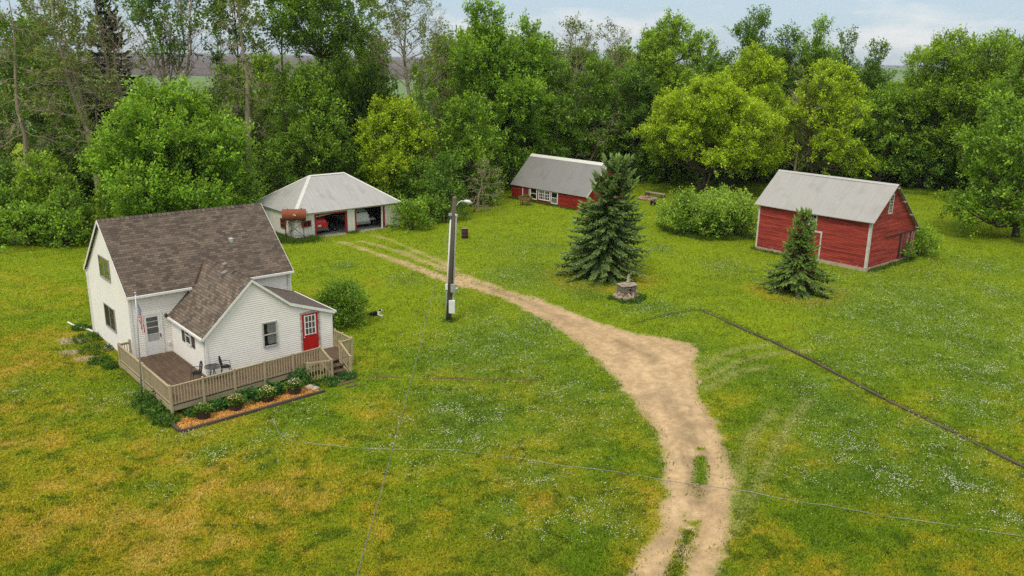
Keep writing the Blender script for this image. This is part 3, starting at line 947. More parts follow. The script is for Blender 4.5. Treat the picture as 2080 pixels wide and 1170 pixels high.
n_ = int((tback - yf) / .22)
for i in range(n_):
    y0 = yf + i * .22
    for sgn, sl in ((-1, sl1), (1, sl2)):
        x1 = EPU + sgn * .14
        rc.add([(EPU, y0, zr + .03), (EPU, y0 + .22, zr + .016), (x1, y0 + .22, zr + .016 - .14 * sl), (x1, y0, zr + .03 - .14 * sl)], [(0, 1, 2, 3)], [[(y0 * 1.7, 0), (y0 * 1.7 + .1, 0), (y0 * 1.7 + .1, .1), (y0 * 1.7, .1)]])
rc.build('ridge_cap', mShingle, wroof)
for (u_, v_, side) in ((EPU - .27, -2.0, -1), (EPU + .16, -.9, 1)):
    sl = sl1 if side < 0 else sl2
    z_ = EZR + .05 - abs(u_ - EPU) * sl
    m = MB(); m.prism([(u_ - .13, v_ - .17, z_ - .10), (u_ + .17, v_ - .17, z_ + .06), (u_ + .13, v_ - .17, z_ + .17), (u_ - .17, v_ - .17, z_ + .07)], (0, .34, 0))
    m.build('roof_vent', M('vent_metal', (.23, .20, .17), (.16, .14, .12), 6, .6) if side < 0 else bpy.data.materials['vent_metal'], wroof)
k = MB()
def rake(mb, pts, yy, h=.16):
    for a, b in zip(pts[:-1], pts[1:]):
        mb.prism([(a[0], yy, a[1] - h), (b[0], yy, b[1] - h), (b[0], yy, b[1] - .012), (a[0], yy, a[1] - .012)], (0, .022, 0))
rake(k, [(EU - ow, EZL - ow * sl1 + .05), (EPU, zr), (EKU, EKZ + .05), (EU2 + ow, EZE - ow * sl3 + .05)], yf - .024)
k.build('rake_board', mTrim, house)
k = MB()
zl = EZL - ow * sl1
k.box(EU - ow - .10, EU - ow - .002, yf, -.22, zl - .075, zl + .03); k.build('gutter', mGutter, house); k = MB()
zr3 = EZE - ow * sl3
k.box(EU2 + ow + .002, EU2 + ow + .10, yf, .1, zr3 - .075, zr3 + .03)
k.build('gutter', mGutter, house)
downspout(house, [(EU - ow - .05, yf + .08, zl - .05), (EU - .07, -EV + .10, zl - .25), (EU - .07, -EV + .10, .62)], .036)
downspout(house, [(EU2 + ow + .05, yf + .1, zr3 - .05), (EU2 + ow - .02, yf + .12, zr3 - .18), (EU2 + .06, -EV + .1, zr3 - .30), (EU2 + .06, -EV + .1, .2)], .036)
# wing window with drapes, side window with shutters
window(house, wf, 4.80, 5.44, 1.38, 2.54, 'double', .06, .055, M('old_frame', (.56, .53, .48), (.30, .27, .23), 9, .7), [(.32, 1.0, .06, 1.0, mCurtain)], base=.016)
window(house, wl, 2.03, 2.62, 1.55, 2.36, 'double', .05, .055, None, [(0, 1, .55, 1, mBlind)], base=.016)
for s0 in (1.52, 2.78):
    m = MB(); m.box(EU - .055, EU - .02, -(s0 + .34), -s0, 1.50, 2.40)
    for q in range(9): m.box(EU - .062, EU - .054, -(s0 + .30), -(s0 + .04), 1.56 + q * .09, 1.56 + q * .09 + .05)
    m.build('shutter', mShutter, house)
# red entry door with nine lights
m = MB(); m.box(6.77, 6.85, -EV - .06, -EV - .014, DK, 2.72); m.box(7.74, 7.83, -EV - .06, -EV - .014, DK, 2.72); m.box(6.85, 7.74, -EV - .058, -EV - .014, 2.62, 2.718); m.box(6.80, 7.80, -EV - .09, -EV - .014, DK, DK + .05)
m.build('door_frame', M('peeling_frame', (.55, .50, .45), (.24, .13, .10), 7, .8), house)
m = MB(); m.box(6.855, 7.735, -EV - .042, -EV - .014, DK + .055, 2.615)
rd = m.build('door', mRedDoor, house)
m = MB(); x0, x1, z0, z1 = 7.02, 7.57, 1.52, 2.50
for i in range(4):
    s = x0 + (x1 - x0) * i / 3; m.box(s - .018, s + .018, -EV - .056, -EV - .0425, z0 - .03, z1 + .03)
for i in range(4):
    z = z0 + (z1 - z0) * i / 3; m.box(x0 + .019, x1 - .019, -EV - .0555, -EV - .0425, z - .018, z + .018)
m.box(x0 - .045, x0 - .019, -EV - .0565, -EV - .0425, z0 - .05, z1 + .05); m.box(x1 + .019, x1 + .045, -EV - .0565, -EV - .0425, z0 - .05, z1 + .05)
m.build('door_grille', mTrim, rd)
m = MB()
for i in range(3):
    for j in range(3):
        a = x0 + (x1 - x0) * i / 3 + .019; b = x0 + (x1 - x0) * (i + 1) / 3 - .019
        c = z0 + (z1 - z0) * j / 3 + .019; d_ = z0 + (z1 - z0) * (j + 1) / 3 - .019
        m.box(a, b, -EV - .0465, -EV - .0425, c, d_)
m.build('door_window', bpy.data.materials['door_glass'], rd)
m = MB(); m.lathe([(.015, 0), (.035, .02), (.035, .05), (.01, .07)], 8, (0, 0, 0))
ko = m.build('door_handle', mSteel, rd); ko.rotation_euler = (R(90), 0, 0); ko.location = (6.93, -EV - .042, 1.40)

# ---------------------------------------------------------------- deck
deck = thing('wooden_deck', 'weathered brown plank deck with tan railings wrapped round the front of the white house', 'deck', (HX, HY, 0), R(HA))
def fv(u): return -6.95 + (u + .65) * .072          # the front edge runs slightly askew
m = MB(); u = -.64
while u < 8.62:
    w_ = .138; u1 = min(u + w_, 8.66)
    vb = -.03 if u1 < EU - .05 else -EV - .03
    z = DK - .004 + random.Random(int(u * 1000)).uniform(-.003, .003)
    if not (7.05 < u < 7.95) or True:
        m.box(u, u1 - .012, fv(u) + .02, vb, z - .035, z)
    u += w_
m.build('deck_boards', mDeckBoard, deck)
m = MB()
m.beam((-.67, fv(-.67), DK - .16), (7.02, fv(7.0), DK - .16), .04, .22); m.beam((7.9, fv(7.9), DK - .16), (8.7, fv(8.7), DK - .16), .04, .22)
m.beam((-.68, fv(-.6) + .02, DK - .16), (-.68, .35, DK - .16), .04, .22); m.beam((8.70, fv(8.7) + .02, DK - .16), (8.70, -EV + .2, DK - .16), .04, .22)
m.build('rim_board', mRailH, deck)
for u in (-.3, 1.5, 3.3, 5.1, 6.8, 8.3):
    MB().box(u, u + .12, fv(u) + .35, fv(u) + .47, -.05, DK - .05).build('footing_post', mTimber, deck)
RT = DK + .88
post_me = [None]
def post(u, v, z0=.18, z1=RT + .07):
    m = MB().box(-.05, .05, -.05, .05, 0, 1.0)
    m.add([(-.05, -.05, 1.0), (.05, -.05, 1.0), (.05, .05, 1.0), (-.05, .05, 1.0), (0, 0, 1.035)], [(0, 1, 4), (1, 2, 4), (2, 3, 4), (3, 0, 4)])
    if post_me[0] is None:
        o = m.build('post', mRail, deck); post_me[0] = o
    else:
        o = post_me[0].copy(); COL.objects.link(o)
    o.location = (u, v, z0); o.scale = (1, 1, z1 - z0)
    return o
bal = [None]
def baluster(par, p, z0, z1):
    if bal[0] is None:
        bal[0] = o = MB().box(-.017, .017, -.017, .017, 0, 1).build('baluster', mRail, par)
    else:
        o = bal[0].copy(); COL.objects.link(o); o.parent = par
    o.location = (p[0], p[1], z0); o.scale = (1, 1, z1 - z0)
def rail(p, q, zt0=RT, zt1=None, zb0=DK + .08, zb1=None, n=None, wide=.09):
    """one railing section between two posts: rails > balusters"""
    zt1 = zt0 if zt1 is None else zt1; zb1 = zb0 if zb1 is None else zb1
    m = MB()
    m.beam((p[0], p[1], zt0), (q[0], q[1], zt1), wide, .035)
    m.beam((p[0], p[1], zt0 - .06), (q[0], q[1], zt1 - .06), .035, .075)
    o = m.build('railing', mRailH, deck)
    MB().beam((p[0], p[1], zb0), (q[0], q[1], zb1), .035, .075).build('bottom_rail', mRailH, o)
    ln_ = math.hypot(q[0] - p[0], q[1] - p[1])
    n = n or max(2, int(ln_ / .135))
    for i in range(1, n):
        t = i / n
        j = random.Random(int(p[0] * 977 + i)).uniform(-.006, .006)
        baluster(o, (p[0] + (q[0] - p[0]) * t + .028 * (q[1] - p[1]) / ln_ + j, p[1] + (q[1] - p[1]) * t - .028 * (q[0] - p[0]) / ln_), zb0 + (zb1 - zb0) * t - .04, zt0 + (zt1 - zt0) * t - .03)
    return o
fu = [-.66, .80, 2.28, 3.78, 5.27, 6.80]
for u in fu: post(u, fv(u) - .03)
for a, b in zip(fu[:-1], fu[1:]): rail((a + .05, fv(a) - .03), (b - .05, fv(b) - .03))
post(-.68, -3.5); post(-.68, .02); post(-.02 - .12, .10, .3, RT + .12)
rail((-.68, fv(-.66) + .02), (-.68, -3.55)); rail((-.68, -3.45), (-.68, -.03)); rail((-.63, .05), (-.19, .10), n=4)
post(8.68, -EV - .05); post(8.70, -5.3); post(8.70, fv(8.7) + .06, .1)
rail((8.68, -EV - .1), (8.70, -5.25)); rail((8.70, -5.35), (8.70, fv(8.7) + .1)); 
# stair rails and gate
post(7.95, fv(7.95) - .02); rail((8.65, fv(8.7) + .03), (8.0, fv(7.95)), n=3)
post(7.98, -7.30, 0, .98)
rail((7.95, fv(7.9) - .07), (7.98, -7.25), RT, .93, DK + .05, .16, n=6)
rail((6.82, fv(6.8) - .08), (6.95, -7.18), RT, .98, DK + .05, .2, n=6)
post(6.98, -7.24, 0, 1.0)
m = MB()
for i, (z, v0) in enumerate(((DK - .18, -6.40), (DK - .36, -6.72))):
    m.box(7.03, 7.92, v0 - .34, v0 + .06, z - .04, z)
m.box(7.03, 7.92, -7.34, -7.02, .02, .045)
m.build('step_tread', mDeckBoard, deck)
m = MB()
for u in (7.03, 7.88):
    m.prism([(u, -6.36, 0.0), (u, -7.30, 0.0), (u, -7.30, .06), (u, -6.36, DK - .06)], (.04, 0, 0))
m.build('stair_stringer', mRailH, deck)
# picket gate standing open against the planting
gate = thing('picket_gate', 'small tan picket gate standing open beside the deck steps', 'gate', (HX, HY, 0), R(HA))
p, q = Vector((5.80, -7.02, 0)), Vector((6.90, -7.34, 0))
for z_ in (.98, .14): MB().beam(p + Vector((0, 0, z_)), q + Vector((0, 0, z_)), .05, .07).build('gate_rail', mRailH, gate)
for e in (p, q): MB().box(e.x - .045, e.x + .045, e.y - .045, e.y + .045, .06, 1.05).build('gate_post', mRail, gate)
for i in range(1, 8):
    c = p + (q - p) * i / 8; MB().box(c.x - .02, c.x + .02, c.y - .062, c.y - .028, .10, 1.0).build('picket', mRail, gate)
# ---------------------------------------------------------------- garage
gar = thing('garage', 'white two bay garage with ribbed metal hip roof and red door posts', 'garage', (GX, GY, 0), R(GA))
GL, GW, GH, GR, GRL = 10.495, 7.31, 2.22, 4.83, 3.55
T_ = .12
m = MB()
m.box(0, 1.80, 0, T_, -.05, GH); m.box(5.02, 5.80, 0, T_, -.05, GH); m.box(8.95, GL, 0, T_, -.05, GH); m.box(1.80, 5.02, 0, T_, 2.02, GH); m.box(5.80, 8.95, 0, T_, 2.06, GH)
m.box(0, T_, T_, GW, -.05, GH); m.box(GL - T_, GL, T_, GW, -.05, GH); m.box(T_, GL - T_, GW - T_, GW, -.05, GH)
m.build('wall', mGarWall, gar)
for s in list(np.arange(.30, 1.75, .30)) + list(np.arange(9.2, GL, .30)) + [5.4]: MB().box(s, s + .035, -.018, 0.0, 0, GH - .25).build('batten', mGarWall, gar)
for s in np.arange(.3, GW, .30): MB().box(-.018, 0, s, s + .035, 0, GH - .05).build('batten', mGarWall, gar)
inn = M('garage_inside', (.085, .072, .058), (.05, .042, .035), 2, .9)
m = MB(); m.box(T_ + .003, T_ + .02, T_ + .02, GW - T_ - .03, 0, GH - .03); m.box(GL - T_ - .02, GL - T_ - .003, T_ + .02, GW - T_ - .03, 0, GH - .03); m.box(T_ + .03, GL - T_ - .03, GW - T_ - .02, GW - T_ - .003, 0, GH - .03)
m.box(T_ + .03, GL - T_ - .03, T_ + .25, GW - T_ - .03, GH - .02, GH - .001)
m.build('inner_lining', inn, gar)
MB().box(.02, GL - .02, -.35, GW - .02, -.1, .012).build('floor_slab', mConc, gar)
for x0, x1, z1 in ((1.80, 1.94, 2.02), (4.84, 5.02, 2.02), (5.80, 5.95, 2.06), (8.72, 8.95, 2.06)): MB().box(x0, x1, -.03, .13, 0, z1).build('door_post', mRedTrim, gar)
MB().box(1.94, 4.84, -.028, .13, 1.90, 2.02).build('door_lintel', mRedTrim, gar)
m = MB(); m.box(8.64, 8.72, -.02, .12, 0, 2.04); m.build('inner_jamb', mTrim, gar)
m = MB(); m.beam((1.98, .35, 1.72), (4.5, .45, 1.90), .05, .09); m.build('overhead_door_edge', mWhitePipe, gar)
m = MB(); m.box(5.97, 8.62, .4, 2.4, 2.03, 2.06); m.build('overhead_door', mGarWall, gar)
oh_ = .27
e = [(-oh_, -oh_, GH), (GL + oh_, -oh_, GH), (GL + oh_, GW + oh_, GH), (-oh_, GW + oh_, GH)]
r0 = (GL / 2 - GRL / 2, GW / 2, GR); r1 = (GL / 2 + GRL / 2, GW / 2, GR)
m = MB()
ss = (GR - GH) / (GW / 2 + oh_); se = (GR - GH) / (GL / 2 - GRL / 2 + oh_)
m.slab([e[0], e[1], r1, r0], .05, (0, 0, 0), (1, 0, 0), (0, 1, ss)); m.slab([e[2], e[3], r0, r1], .05, (0, 0, 0), (-1, 0, 0), (0, -1, ss))
m.slab([e[3], e[0], r0], .05, (0, 0, 0), (0, -1, 0), (1, 0, se)); m.slab([e[1], e[2], r1], .05, (0, 0, 0), (0, 1, 0), (-1, 0, se))
gro = m.build('roof', mGarRoof, gar)
m = MB()
def capstrip(mb, a, b, dz=.03, w_=.16):
    a, b = Vector(a), Vector(b)
    d = (b - a).normalized(); s_ = d.cross(Vector((0, 0, 1))).normalized() * w_
    drop = Vector((0, 0, -.085))
    mb.add([a + Vector((0, 0, dz)), b + Vector((0, 0, dz)), b + s_ + drop + Vector((0, 0, dz)), a + s_ + drop + Vector((0, 0, dz)), b - s_ + drop + Vector((0, 0, dz)), a - s_ + drop + Vector((0, 0, dz))], [(0, 1, 2, 3), (1, 0, 5, 4)])
capstrip(m, r0, r1)
for a, b in ((e[0], r0), (e[3], r0), (e[1], r1), (e[2], r1)): capstrip(m, a, b)
m.build('ridge_cap', mCap, gro)
glw = lambda s, z, o: (-o, s, z)
gfw = lambda s, z, o: (s, -o, z)
window(gar, glw, 1.95, 2.62, .74, 1.48, 'double', .05, .05, mRedTrim, base=.02)
window(gar, gfw, .62, 1.36, 1.10, 1.50, 'slider', .07, .06, mRedTrim, base=.02)

# ---- vehicles and machines inside
def suv(name, label, col, u, v, rz, parent_loc, lights_red):
    c, s = math.cos(R(GA)), math.sin(R(GA))
    loc = (GX + u * c - v * s, GY + u * s + v * c, .012)
    t = thing(name, label, 'car', loc, R(GA) + rz)
    paint = M('car_paint_' + name + str(int(u)), col, tuple(x * .95 for x in col), 1, .3, 0, 1, (1, 1, 1), 0, .5)
    # local: y forward (into the garage), rear at y=0
    st_ = [  # y, half width bottom, half width belt, half width roof, z bottom, z belt, z roof
        (0.00, .80, .80, .60, .42, .98, 1.02), (.06, .88, .88, .66, .34, 1.02, 1.30), (.30, .92, .91, .70, .30, 1.04, 1.60), (.75, .92, .92, .72, .30, 1.05, 1.66), (1.9, .92, .92, .72, .30, 1.03, 1.66),
        (2.75, .92, .91, .66, .30, 1.02, 1.55), (3.35, .91, .89, .80, .30, 1.00, 1.04), (4.1, .88, .85, .76, .32, .92, .95), (4.45, .76, .72, .62, .40, .72, .76)]
    vs = []; fs = []
    for (y, wb, wl_, wr2_, z0, z1, z2) in st_:
        vs += [(-wb * .9, y, z0), (-wb, y, (z0 + z1) / 2), (-wl_, y, z1), (-wr2_, y, z2 - .05), (-wr2_ * .8, y, z2), (wr2_ * .8, y, z2), (wr2_, y, z2 - .05), (wl_, y, z1), (wb, y, (z0 + z1) / 2), (wb * .9, y, z0)]
    n = 10
    for i in range(len(st_) - 1):
        for k_ in range(n):
            fs.append((i * n + k_, i * n + (k_ + 1) % n, (i + 1) * n + (k_ + 1) % n, (i + 1) * n + k_))
    fs += [tuple(range(n))[::-1], tuple(range((len(st_) - 1) * n, len(st_) * n))]
    b = MB().add(vs, fs).build('body', paint, t, True)
    b.modifiers.new('s', 'SUBSURF').levels = 1; b.modifiers['s'].render_levels = 2
    gm = bpy.data.materials.get('car_glass') or M('car_glass', (.012, .014, .015), (.02, .022, .022), 1, .08, 0, 1, (1, 1, 1), 0, .7)
    MB().add([(-.60, .055, 1.08), (.60, .055, 1.08), (.52, .235, 1.50), (-.52, .235, 1.50)], [(0, 1, 2, 3)]).prism([(-.60, .03, 1.08), (.60, .03, 1.08), (.52, .21, 1.50), (-.52, .21, 1.50)], (0, .03, .01)).build('rear_window', gm, t)
    for sx in (-1, 1):
        MB().prism([(sx * .90, .55, 1.10), (sx * .90, 2.9, 1.08), (sx * .74, 2.55, 1.50), (sx * .74, .62, 1.54)], (sx * .025, 0, 0)).build('side_window', gm, t)
        MB().obox((sx * .80, .05, .98), (.16, .12, .22)).build('tail_light', M('tail_light', (.30, .012, .012), (.24, .01, .01), 2, .2) if 'tail_light' not in bpy.data.materials else bpy.data.materials['tail_light'], t)
        for y in (.85, 3.55):
            wv = MB().lathe([(.20, -.11), (.33, -.10), (.345, -.05), (.345, .05), (.33, .10), (.20, .11)], 18)
            wo = wv.build('wheel', mRubber, t); wo.rotation_euler = (0, R(90), 0); wo.location = (sx * .80, y, .345)
            ro = MB().lathe([(.03, .112), (.20, .105), (.21, .09), (.205, .0)], 12).build('rim', mSteel, wo); 
            if sx < 0: ro.rotation_euler = (R(180), 0, 0)
    MB().obox((0, -.015, .50), (1.66, .16, .24)).build('bumper', M('bumper_trim', (.10, .10, .10) if not lights_red else (.30, .30, .29), None, 2, .5) if True else None, t, False, .03)
    MB().obox((0, -.01, .84), (.31, .03, .16)).build('licence_plate', mWhitePipe, t)
    MB().tube([(-.55, .55, 1.70), (-.55, 2.2, 1.70)], .018, 6).tube([(.55, .55, 1.70), (.55, 2.2, 1.70)], .018, 6).build('roof_rail', mBlackMetal, t)
    return t
suv('parked_car', 'red car parked nose in behind the left garage door opening', (.60, .014, .014), 2.55, .55, 0, None, False)
suv('parked_car', 'white car parked nose in behind the right garage door opening', (.72, .72, .70), 7.12, .95, R(-2), None, True)

def in_gar(u, v): 
    c, s = math.cos(R(GA)), math.sin(R(GA))
    return (GX + u * c - v * s, GY + u * s + v * c, .012)
mw_ = thing('riding_mower', 'dark riding mower parked beside the red car in the garage', 'mower', in_gar(4.15, 1.35), R(GA + 12))
def wheel(par, x, y, r_, w_, rimm=None):
    o = MB().lathe([(r_ * .5, -w_ / 2), (r_ * .95, -w_ / 2), (r_, -w_ * .3), (r_, w_ * .3), (r_ * .95, w_ / 2), (r_ * .5, w_ / 2)], 14).build('wheel', mRubber, par)
    o.rotation_euler = (0, R(90), 0); o.location = (x, y, r_)
    MB().lathe([(.02, w_ * .56), (r_ * .5, w_ * .52), (r_ * .5, -w_ * .52), (.02, -w_ * .56)], 10).build('rim', rimm or mWhitePipe, o)
for sx in (-1, 1):
    wheel(mw_, sx * .42, 1.0, .26, .22); wheel(mw_, sx * .38, -.1, .18, .14)
MB().prism([(-.24, -.25, .42), (.24, -.25, .42), (.22, -.20, .78), (-.22, -.20, .78)], (0, .75, .05)).build('hood', mBlackMetal, mw_, False, .05)
MB().box(-.45, .45, -.15, 1.2, .30, .42).box(-.50, .50, .15, .75, .14, .29).build('chassis', mBlackMetal, mw_, False, .03)
MB().box(-.24, .24, .78, 1.18, .55, .66).prism([(-.24, 1.12, .64), (.24, 1.12, .64), (.22, 1.25, 1.0), (-.22, 1.25, 1.0)], (0, .08, 0)).build('seat', mBlackMetal, mw_, False, .04)
so_ = MB().tube([(0, .52, .8), (0, .66, 1.02)], .02, 6).tube([(.17 * math.cos(a), .66 + .12 * math.sin(a), 1.02 + .10 * math.sin(a)) for a in np.linspace(0, 2 * math.pi, 17)], .016, 6).build('steering_wheel', mBlackMetal, mw_)
atv = thing('quad_bike', 'grey and white quad bike parked right of the white car in the garage', 'quad bike', in_gar(8.42, 2.6), R(GA + 178))
for sx in (-1, 1):
    for y in (0, 1.15): wheel(atv, sx * .36, y, .27, .22, mSteel)
MB().prism([(-.16, -.1, .45), (.16, -.1, .45), (.16, 1.2, .45), (-.16, 1.2, .45)], (0, 0, .22)).build('chassis', mBlackMetal, atv, False, .05)
MB().prism([(-.48, -.25, .60), (.48, -.25, .60), (.44, .20, .68), (-.44, .20, .68)], (0, 0, .08)).prism([(-.30, .95, .72), (.30, .95, .72), (.40, 1.35, .60), (-.40, 1.35, .60)], (0, 0, .08)).build('fender', mWhitePipe, atv, False, .03)
MB().box(-.17, .17, .2, .85, .70, .84).build('seat', mBlackMetal, atv, False, .05)
MB().tube([(-.36, .80, 1.05), (-.12, .92, 1.02), (.12, .92, 1.02), (.36, .80, 1.05)], .02, 6).tube([(0, .95, .7), (0, .92, 1.02)], .03, 6).build('handlebar', mBlackMetal, atv)

# ---------------------------------------------------------------- old fuel tank on its stand, in front of the garage
tk = thing('fuel_tank', 'rusty orange fuel tank lying on a tall angle iron stand before the garage', 'tank', in_gar(0, 0)[:2] + (0,), R(GA - 14))
def tl(px, py, z):
    p_ = gz(px, py, z); return p_
mid = (gz(600, 487, 0))
tk.location = (mid.x, mid.y, 0); tk.rotation_euler = (0, 0, R(12))
m = MB()
for sx in (-.72, .72):
    for sy in (-.38, .38):
        m.beam((sx * 1.08, sy * 1.15, 0), (sx, sy, 1.62), .055, .055)
for sy in (-.40, .40): m.beam((-.75, sy, .42), (.75, sy, .42), .04, .04); m.beam((-.74, sy * .96, .45), (.72, sy * .96, 1.55), .035, .035); m.beam((.74, sy * .96, .45), (-.72, sy * .96, 1.55), .035, .035); m.beam((-.8, sy * .95, 1.62), (.8, sy * .95, 1.62), .05, .06)
for sx in (-.74, .74): m.beam((sx, -.4, .42), (sx, .4, .42), .04, .04); m.beam((sx, -.4, 1.6), (sx, .4, 1.6), .05, .05)
m.build('stand', mRustDark, tk)
g = G('tank_rust')
v_ = g.coord('Object'); sep = g.n('ShaderNodeSeparateXYZ', {0: v_})
f = g.noise(v_, 2.5, 6, .65)
c = g.ramp(f, [(.3, (.29, .080, .035)), (.7, (.165, .046, .024))])
c = g.mix(g.ramp(g.math('ADD', g.math('MULTIPLY', sep.outputs[2], -.9), g.math('ADD', g.math('MULTIPLY', f, .5), 1.45)), [(.0, 0.0), (.30, .8)]), c, (.085, .065, .02))
mTank = g.end(g.bsdf(c, .75, 0, g.bump(g.noise(v_, 18), .2, .01), .3))
m = MB(); zc = 2.16; 
m.tube([(-.98, 0, zc), (-.97, 0, zc), (-.3, 0, zc), (.3, 0, zc), (.97, 0, zc), (.98, 0, zc)], [.43, .49, .49, .49, .49, .43], 24)
body = m.build('tank_body', mTank, tk, True)
em = body.modifiers.new('e', 'EDGE_SPLIT')
MB().lathe([(.05, 0), (.05, .08), (.03, .1)], 10, (.62, 0, zc + .48)).lathe([(.03, 0), (.03, .06), (.02, .08)], 10, (-.5, 0, zc + .48)).build('filler_cap', mRustDark, tk)
MB().tube([(-.45, -.05, 1.66), (-.47, -.2, 1.2), (-.50, -.3, .8), (-.35, -.42, .7), (-.2, -.42, .9)], .014, 6).build('hose', mBlackMetal, tk)

# ---------------------------------------------------------------- red barn
barn = thing('barn', 'tall red lap sided barn with grey metal roof and lopsided gable', 'barn', (BX, BY, 0), R(BA))
BL, BW, BHe, BHr, BRD = 9.71, 7.59, 4.07, 6.43, 2.90
bs = (BHr - BHe) / BRD
BHw = BHr - bs * (BW - BRD)
bf = lambda s, z, o: (s, -o, z)
bb_ = lambda s, z, o: (s, BW + o, z)
bl_ = lambda s, z, o: (-o, s, z)
br_ = lambda s, z, o: (BL + o, s, z)
def bint(z):
    lo = 0 if z < BHe else (z - BHe) / bs
    hi = BW if z < BHw else BW - (z - BHw) / bs
    return (lo, hi)
m = MB()
siding(m, bf, lambda z: (0, BL), .26, BHe, .135, .022); siding(m, bb_, lambda z: (0, BL), .26, BHw, .135, .022)
siding(m, bl_, bint, .26, BHr - .06, .135, .022); siding(m, br_, bint, .26, BHr - .06, .135, .022)
m.build('wall', mBarn, barn)
m = MB(); m.box(-.06, BL + .06, -.06, .2, -.2, .27); m.box(-.06, .2, .2, BW + .06, -.2, .268); m.box(BL - .2, BL + .06, .2, BW + .06, -.2, .268); m.box(.2, BL - .2, BW - .2, BW + .06, -.2, .27)
m.build('foundation', mFound, barn)
bo = .32
def yz(y): return BHr - bs * abs(y - BRD) if y >= BRD else BHe + bs * y
m = MB()
# the front slope sags a little between the trusses
nx_, ny_ = 14, 6
def slope_grid(mb, y0, y1, th=.05):
    vs = []; us = []
    for lay in (0, 1):
        for i in range(nx_ + 1):
            for j in range(ny_ + 1):
                x_ = -bo + (BL + 2 * bo) * i / nx_; y_ = y0 + (y1 - y0) * j / ny_
                sag = -.07 * math.exp(-((x_ - 6.3) / 1.3) ** 2 - ((y_ - 1.7) / .7) ** 2) - .035 * math.sin(math.pi * i / nx_)
                vs.append((x_, y_, yz(y_) + .05 + sag - lay * th)); us.append((x_, abs(y_ - y0) * math.sqrt(1 + bs * bs)))
    k_ = (nx_ + 1) * (ny_ + 1); fs = []; uv = []
    for i in range(nx_):
        for j in range(ny_):
            a = i * (ny_ + 1) + j; q = (a, a + ny_ + 1, a + ny_ + 2, a + 1)
            fs.append(q); uv.append([us[t] for t in q]); fs.append(tuple(k_ + t for t in q[::-1])); uv.append([us[t] for t in q[::-1]])
    for i in range(nx_):
        for j in (0, ny_):
            a = i * (ny_ + 1) + j; q = (a, a + ny_ + 1, k_ + a + ny_ + 1, k_ + a); fs.append(q); uv.append([us[t % k_] for t in q])
    for j in range(ny_):
        for i in (0, nx_):
            a = i * (ny_ + 1) + j; q = (a, a + 1, k_ + a + 1, k_ + a); fs.append(q); uv.append([us[t % k_] for t in q])
    mb.add(vs, fs, uv)
slope_grid(m, -bo, BRD); slope_grid(m, BW + bo, BRD)
bro = m.build('roof', mBarnRoof, barn)
m = MB(); m.add([(-bo, BRD, BHr + .075), (BL + bo, BRD, BHr + .075), (BL + bo, BRD - .16, BHr + .075 - .14), (-bo, BRD - .16, BHr + .075 - .14), (BL + bo, BRD + .16, BHr + .075 - .14), (-bo, BRD + .16, BHr + .075 - .14)], [(0, 1, 2, 3), (1, 0, 5, 4)])
m.build('ridge_cap', bpy.data.materials['galvanised'] if False else M('barn_cap', (.45, .43, .39), (.38, .36, .33), 4, .5), bro)
m = MB()
for y_ in np.linspace(.2, BW - .1, 6): m.box(BL + .024, BL + bo - .03, y_ - .04, y_ + .04, yz(y_) - .12, yz(y_) - .02)
m.build('rafter_end', mTrim, barn)
mBarnWhite = M('barn_white', (.66, .62, .55), (.42, .37, .31), 5, .8, .2, 14, (2, 2, .6))
for bx_ in ((BL - .16, BL + .03, -.05, -.023, .28, BHe - .06), (BL + .023, BL + .05, -.02, .12, .28, BHe + .02), (-.03, .12, -.05, -.023, .28, BHe - .06), (-.05, -.023, -.02, .12, .28, BHe)):
    MB().box(*bx_).build('corner_board', mBarnWhite, barn)
window(barn, bf, 4.72, 5.22, 2.72, 3.66, 'double', .10, .06, mBarnWhite, grid=(2, 4, .03), base=.024)
window(barn, br_, 2.40, 2.86, 4.30, 5.66, 'double', .09, .06, mBarnWhite, grid=(2, 6, .03), base=.024)
# walk door in the front
m = MB(); m.box(4.44, 4.56, -.06, -.024, .28, 2.34); m.box(5.74, 5.86, -.06, -.024, .28, 2.34); m.box(4.44, 5.86, -.064, -.024, 2.34, 2.48)
m.build('door_frame', mBarnWhite, barn)
m = MB(); m.box(4.56, 5.74, -.045, -.024, .28, 2.34)
for q in range(15): m.prism([(4.57, -.0455, .30 + q * .135), (4.57, -.062, .30 + q * .135), (4.57, -.047, .43 + q * .135)], (1.16, 0, 0))
m.build('door', mBarn, barn)
# sliding doors on the gable end: weathered boards with gaps
mOldRed = M('old_red_boards', (.27, .045, .035), (.16, .06, .05), 3, .85, .3, 12, (7, 7, .5))
m = MB()
x_ = 5.25; i = 0; rr = random.Random(3)
while x_ < BW - .02:
    w_ = rr.choice((.15, .18, .2)); 
    if i not in (2, 3, 8): m.box(BL + .03, BL + .055 + rr.uniform(0, .01), x_, min(x_ + w_ - .012, BW), .15 + rr.uniform(0, .15), 2.36)
    elif i == 2: m.box(BL + .03, BL + .055, x_, x_ + w_ * .45, 1.1, 2.36)
    elif i == 3: m.box(BL + .03, BL + .056, x_, x_ + w_ * .9, 1.35, 2.36)
    x_ += w_; i += 1
m.build('door', mOldRed, barn)
MB().box(BL + .0245, BL + .029, 4.98, BW - .03, .2, 2.35).build('doorway_dark', mVoid, barn)
MB().box(BL + .03, BL + .09, 2.5, BW + .03, 2.37, 2.43).build('door_track', mRustDark, barn)
m = MB()
for x_, a_, b_ in ((6.3, .3, 2.2), (7.0, .4, 2.3), (7.35, .2, 2.25)): m.box(BL + .066, BL + .07, x_, x_ + .05, a_, b_)
m.build('peeled_strip', mBarnWhite, barn)

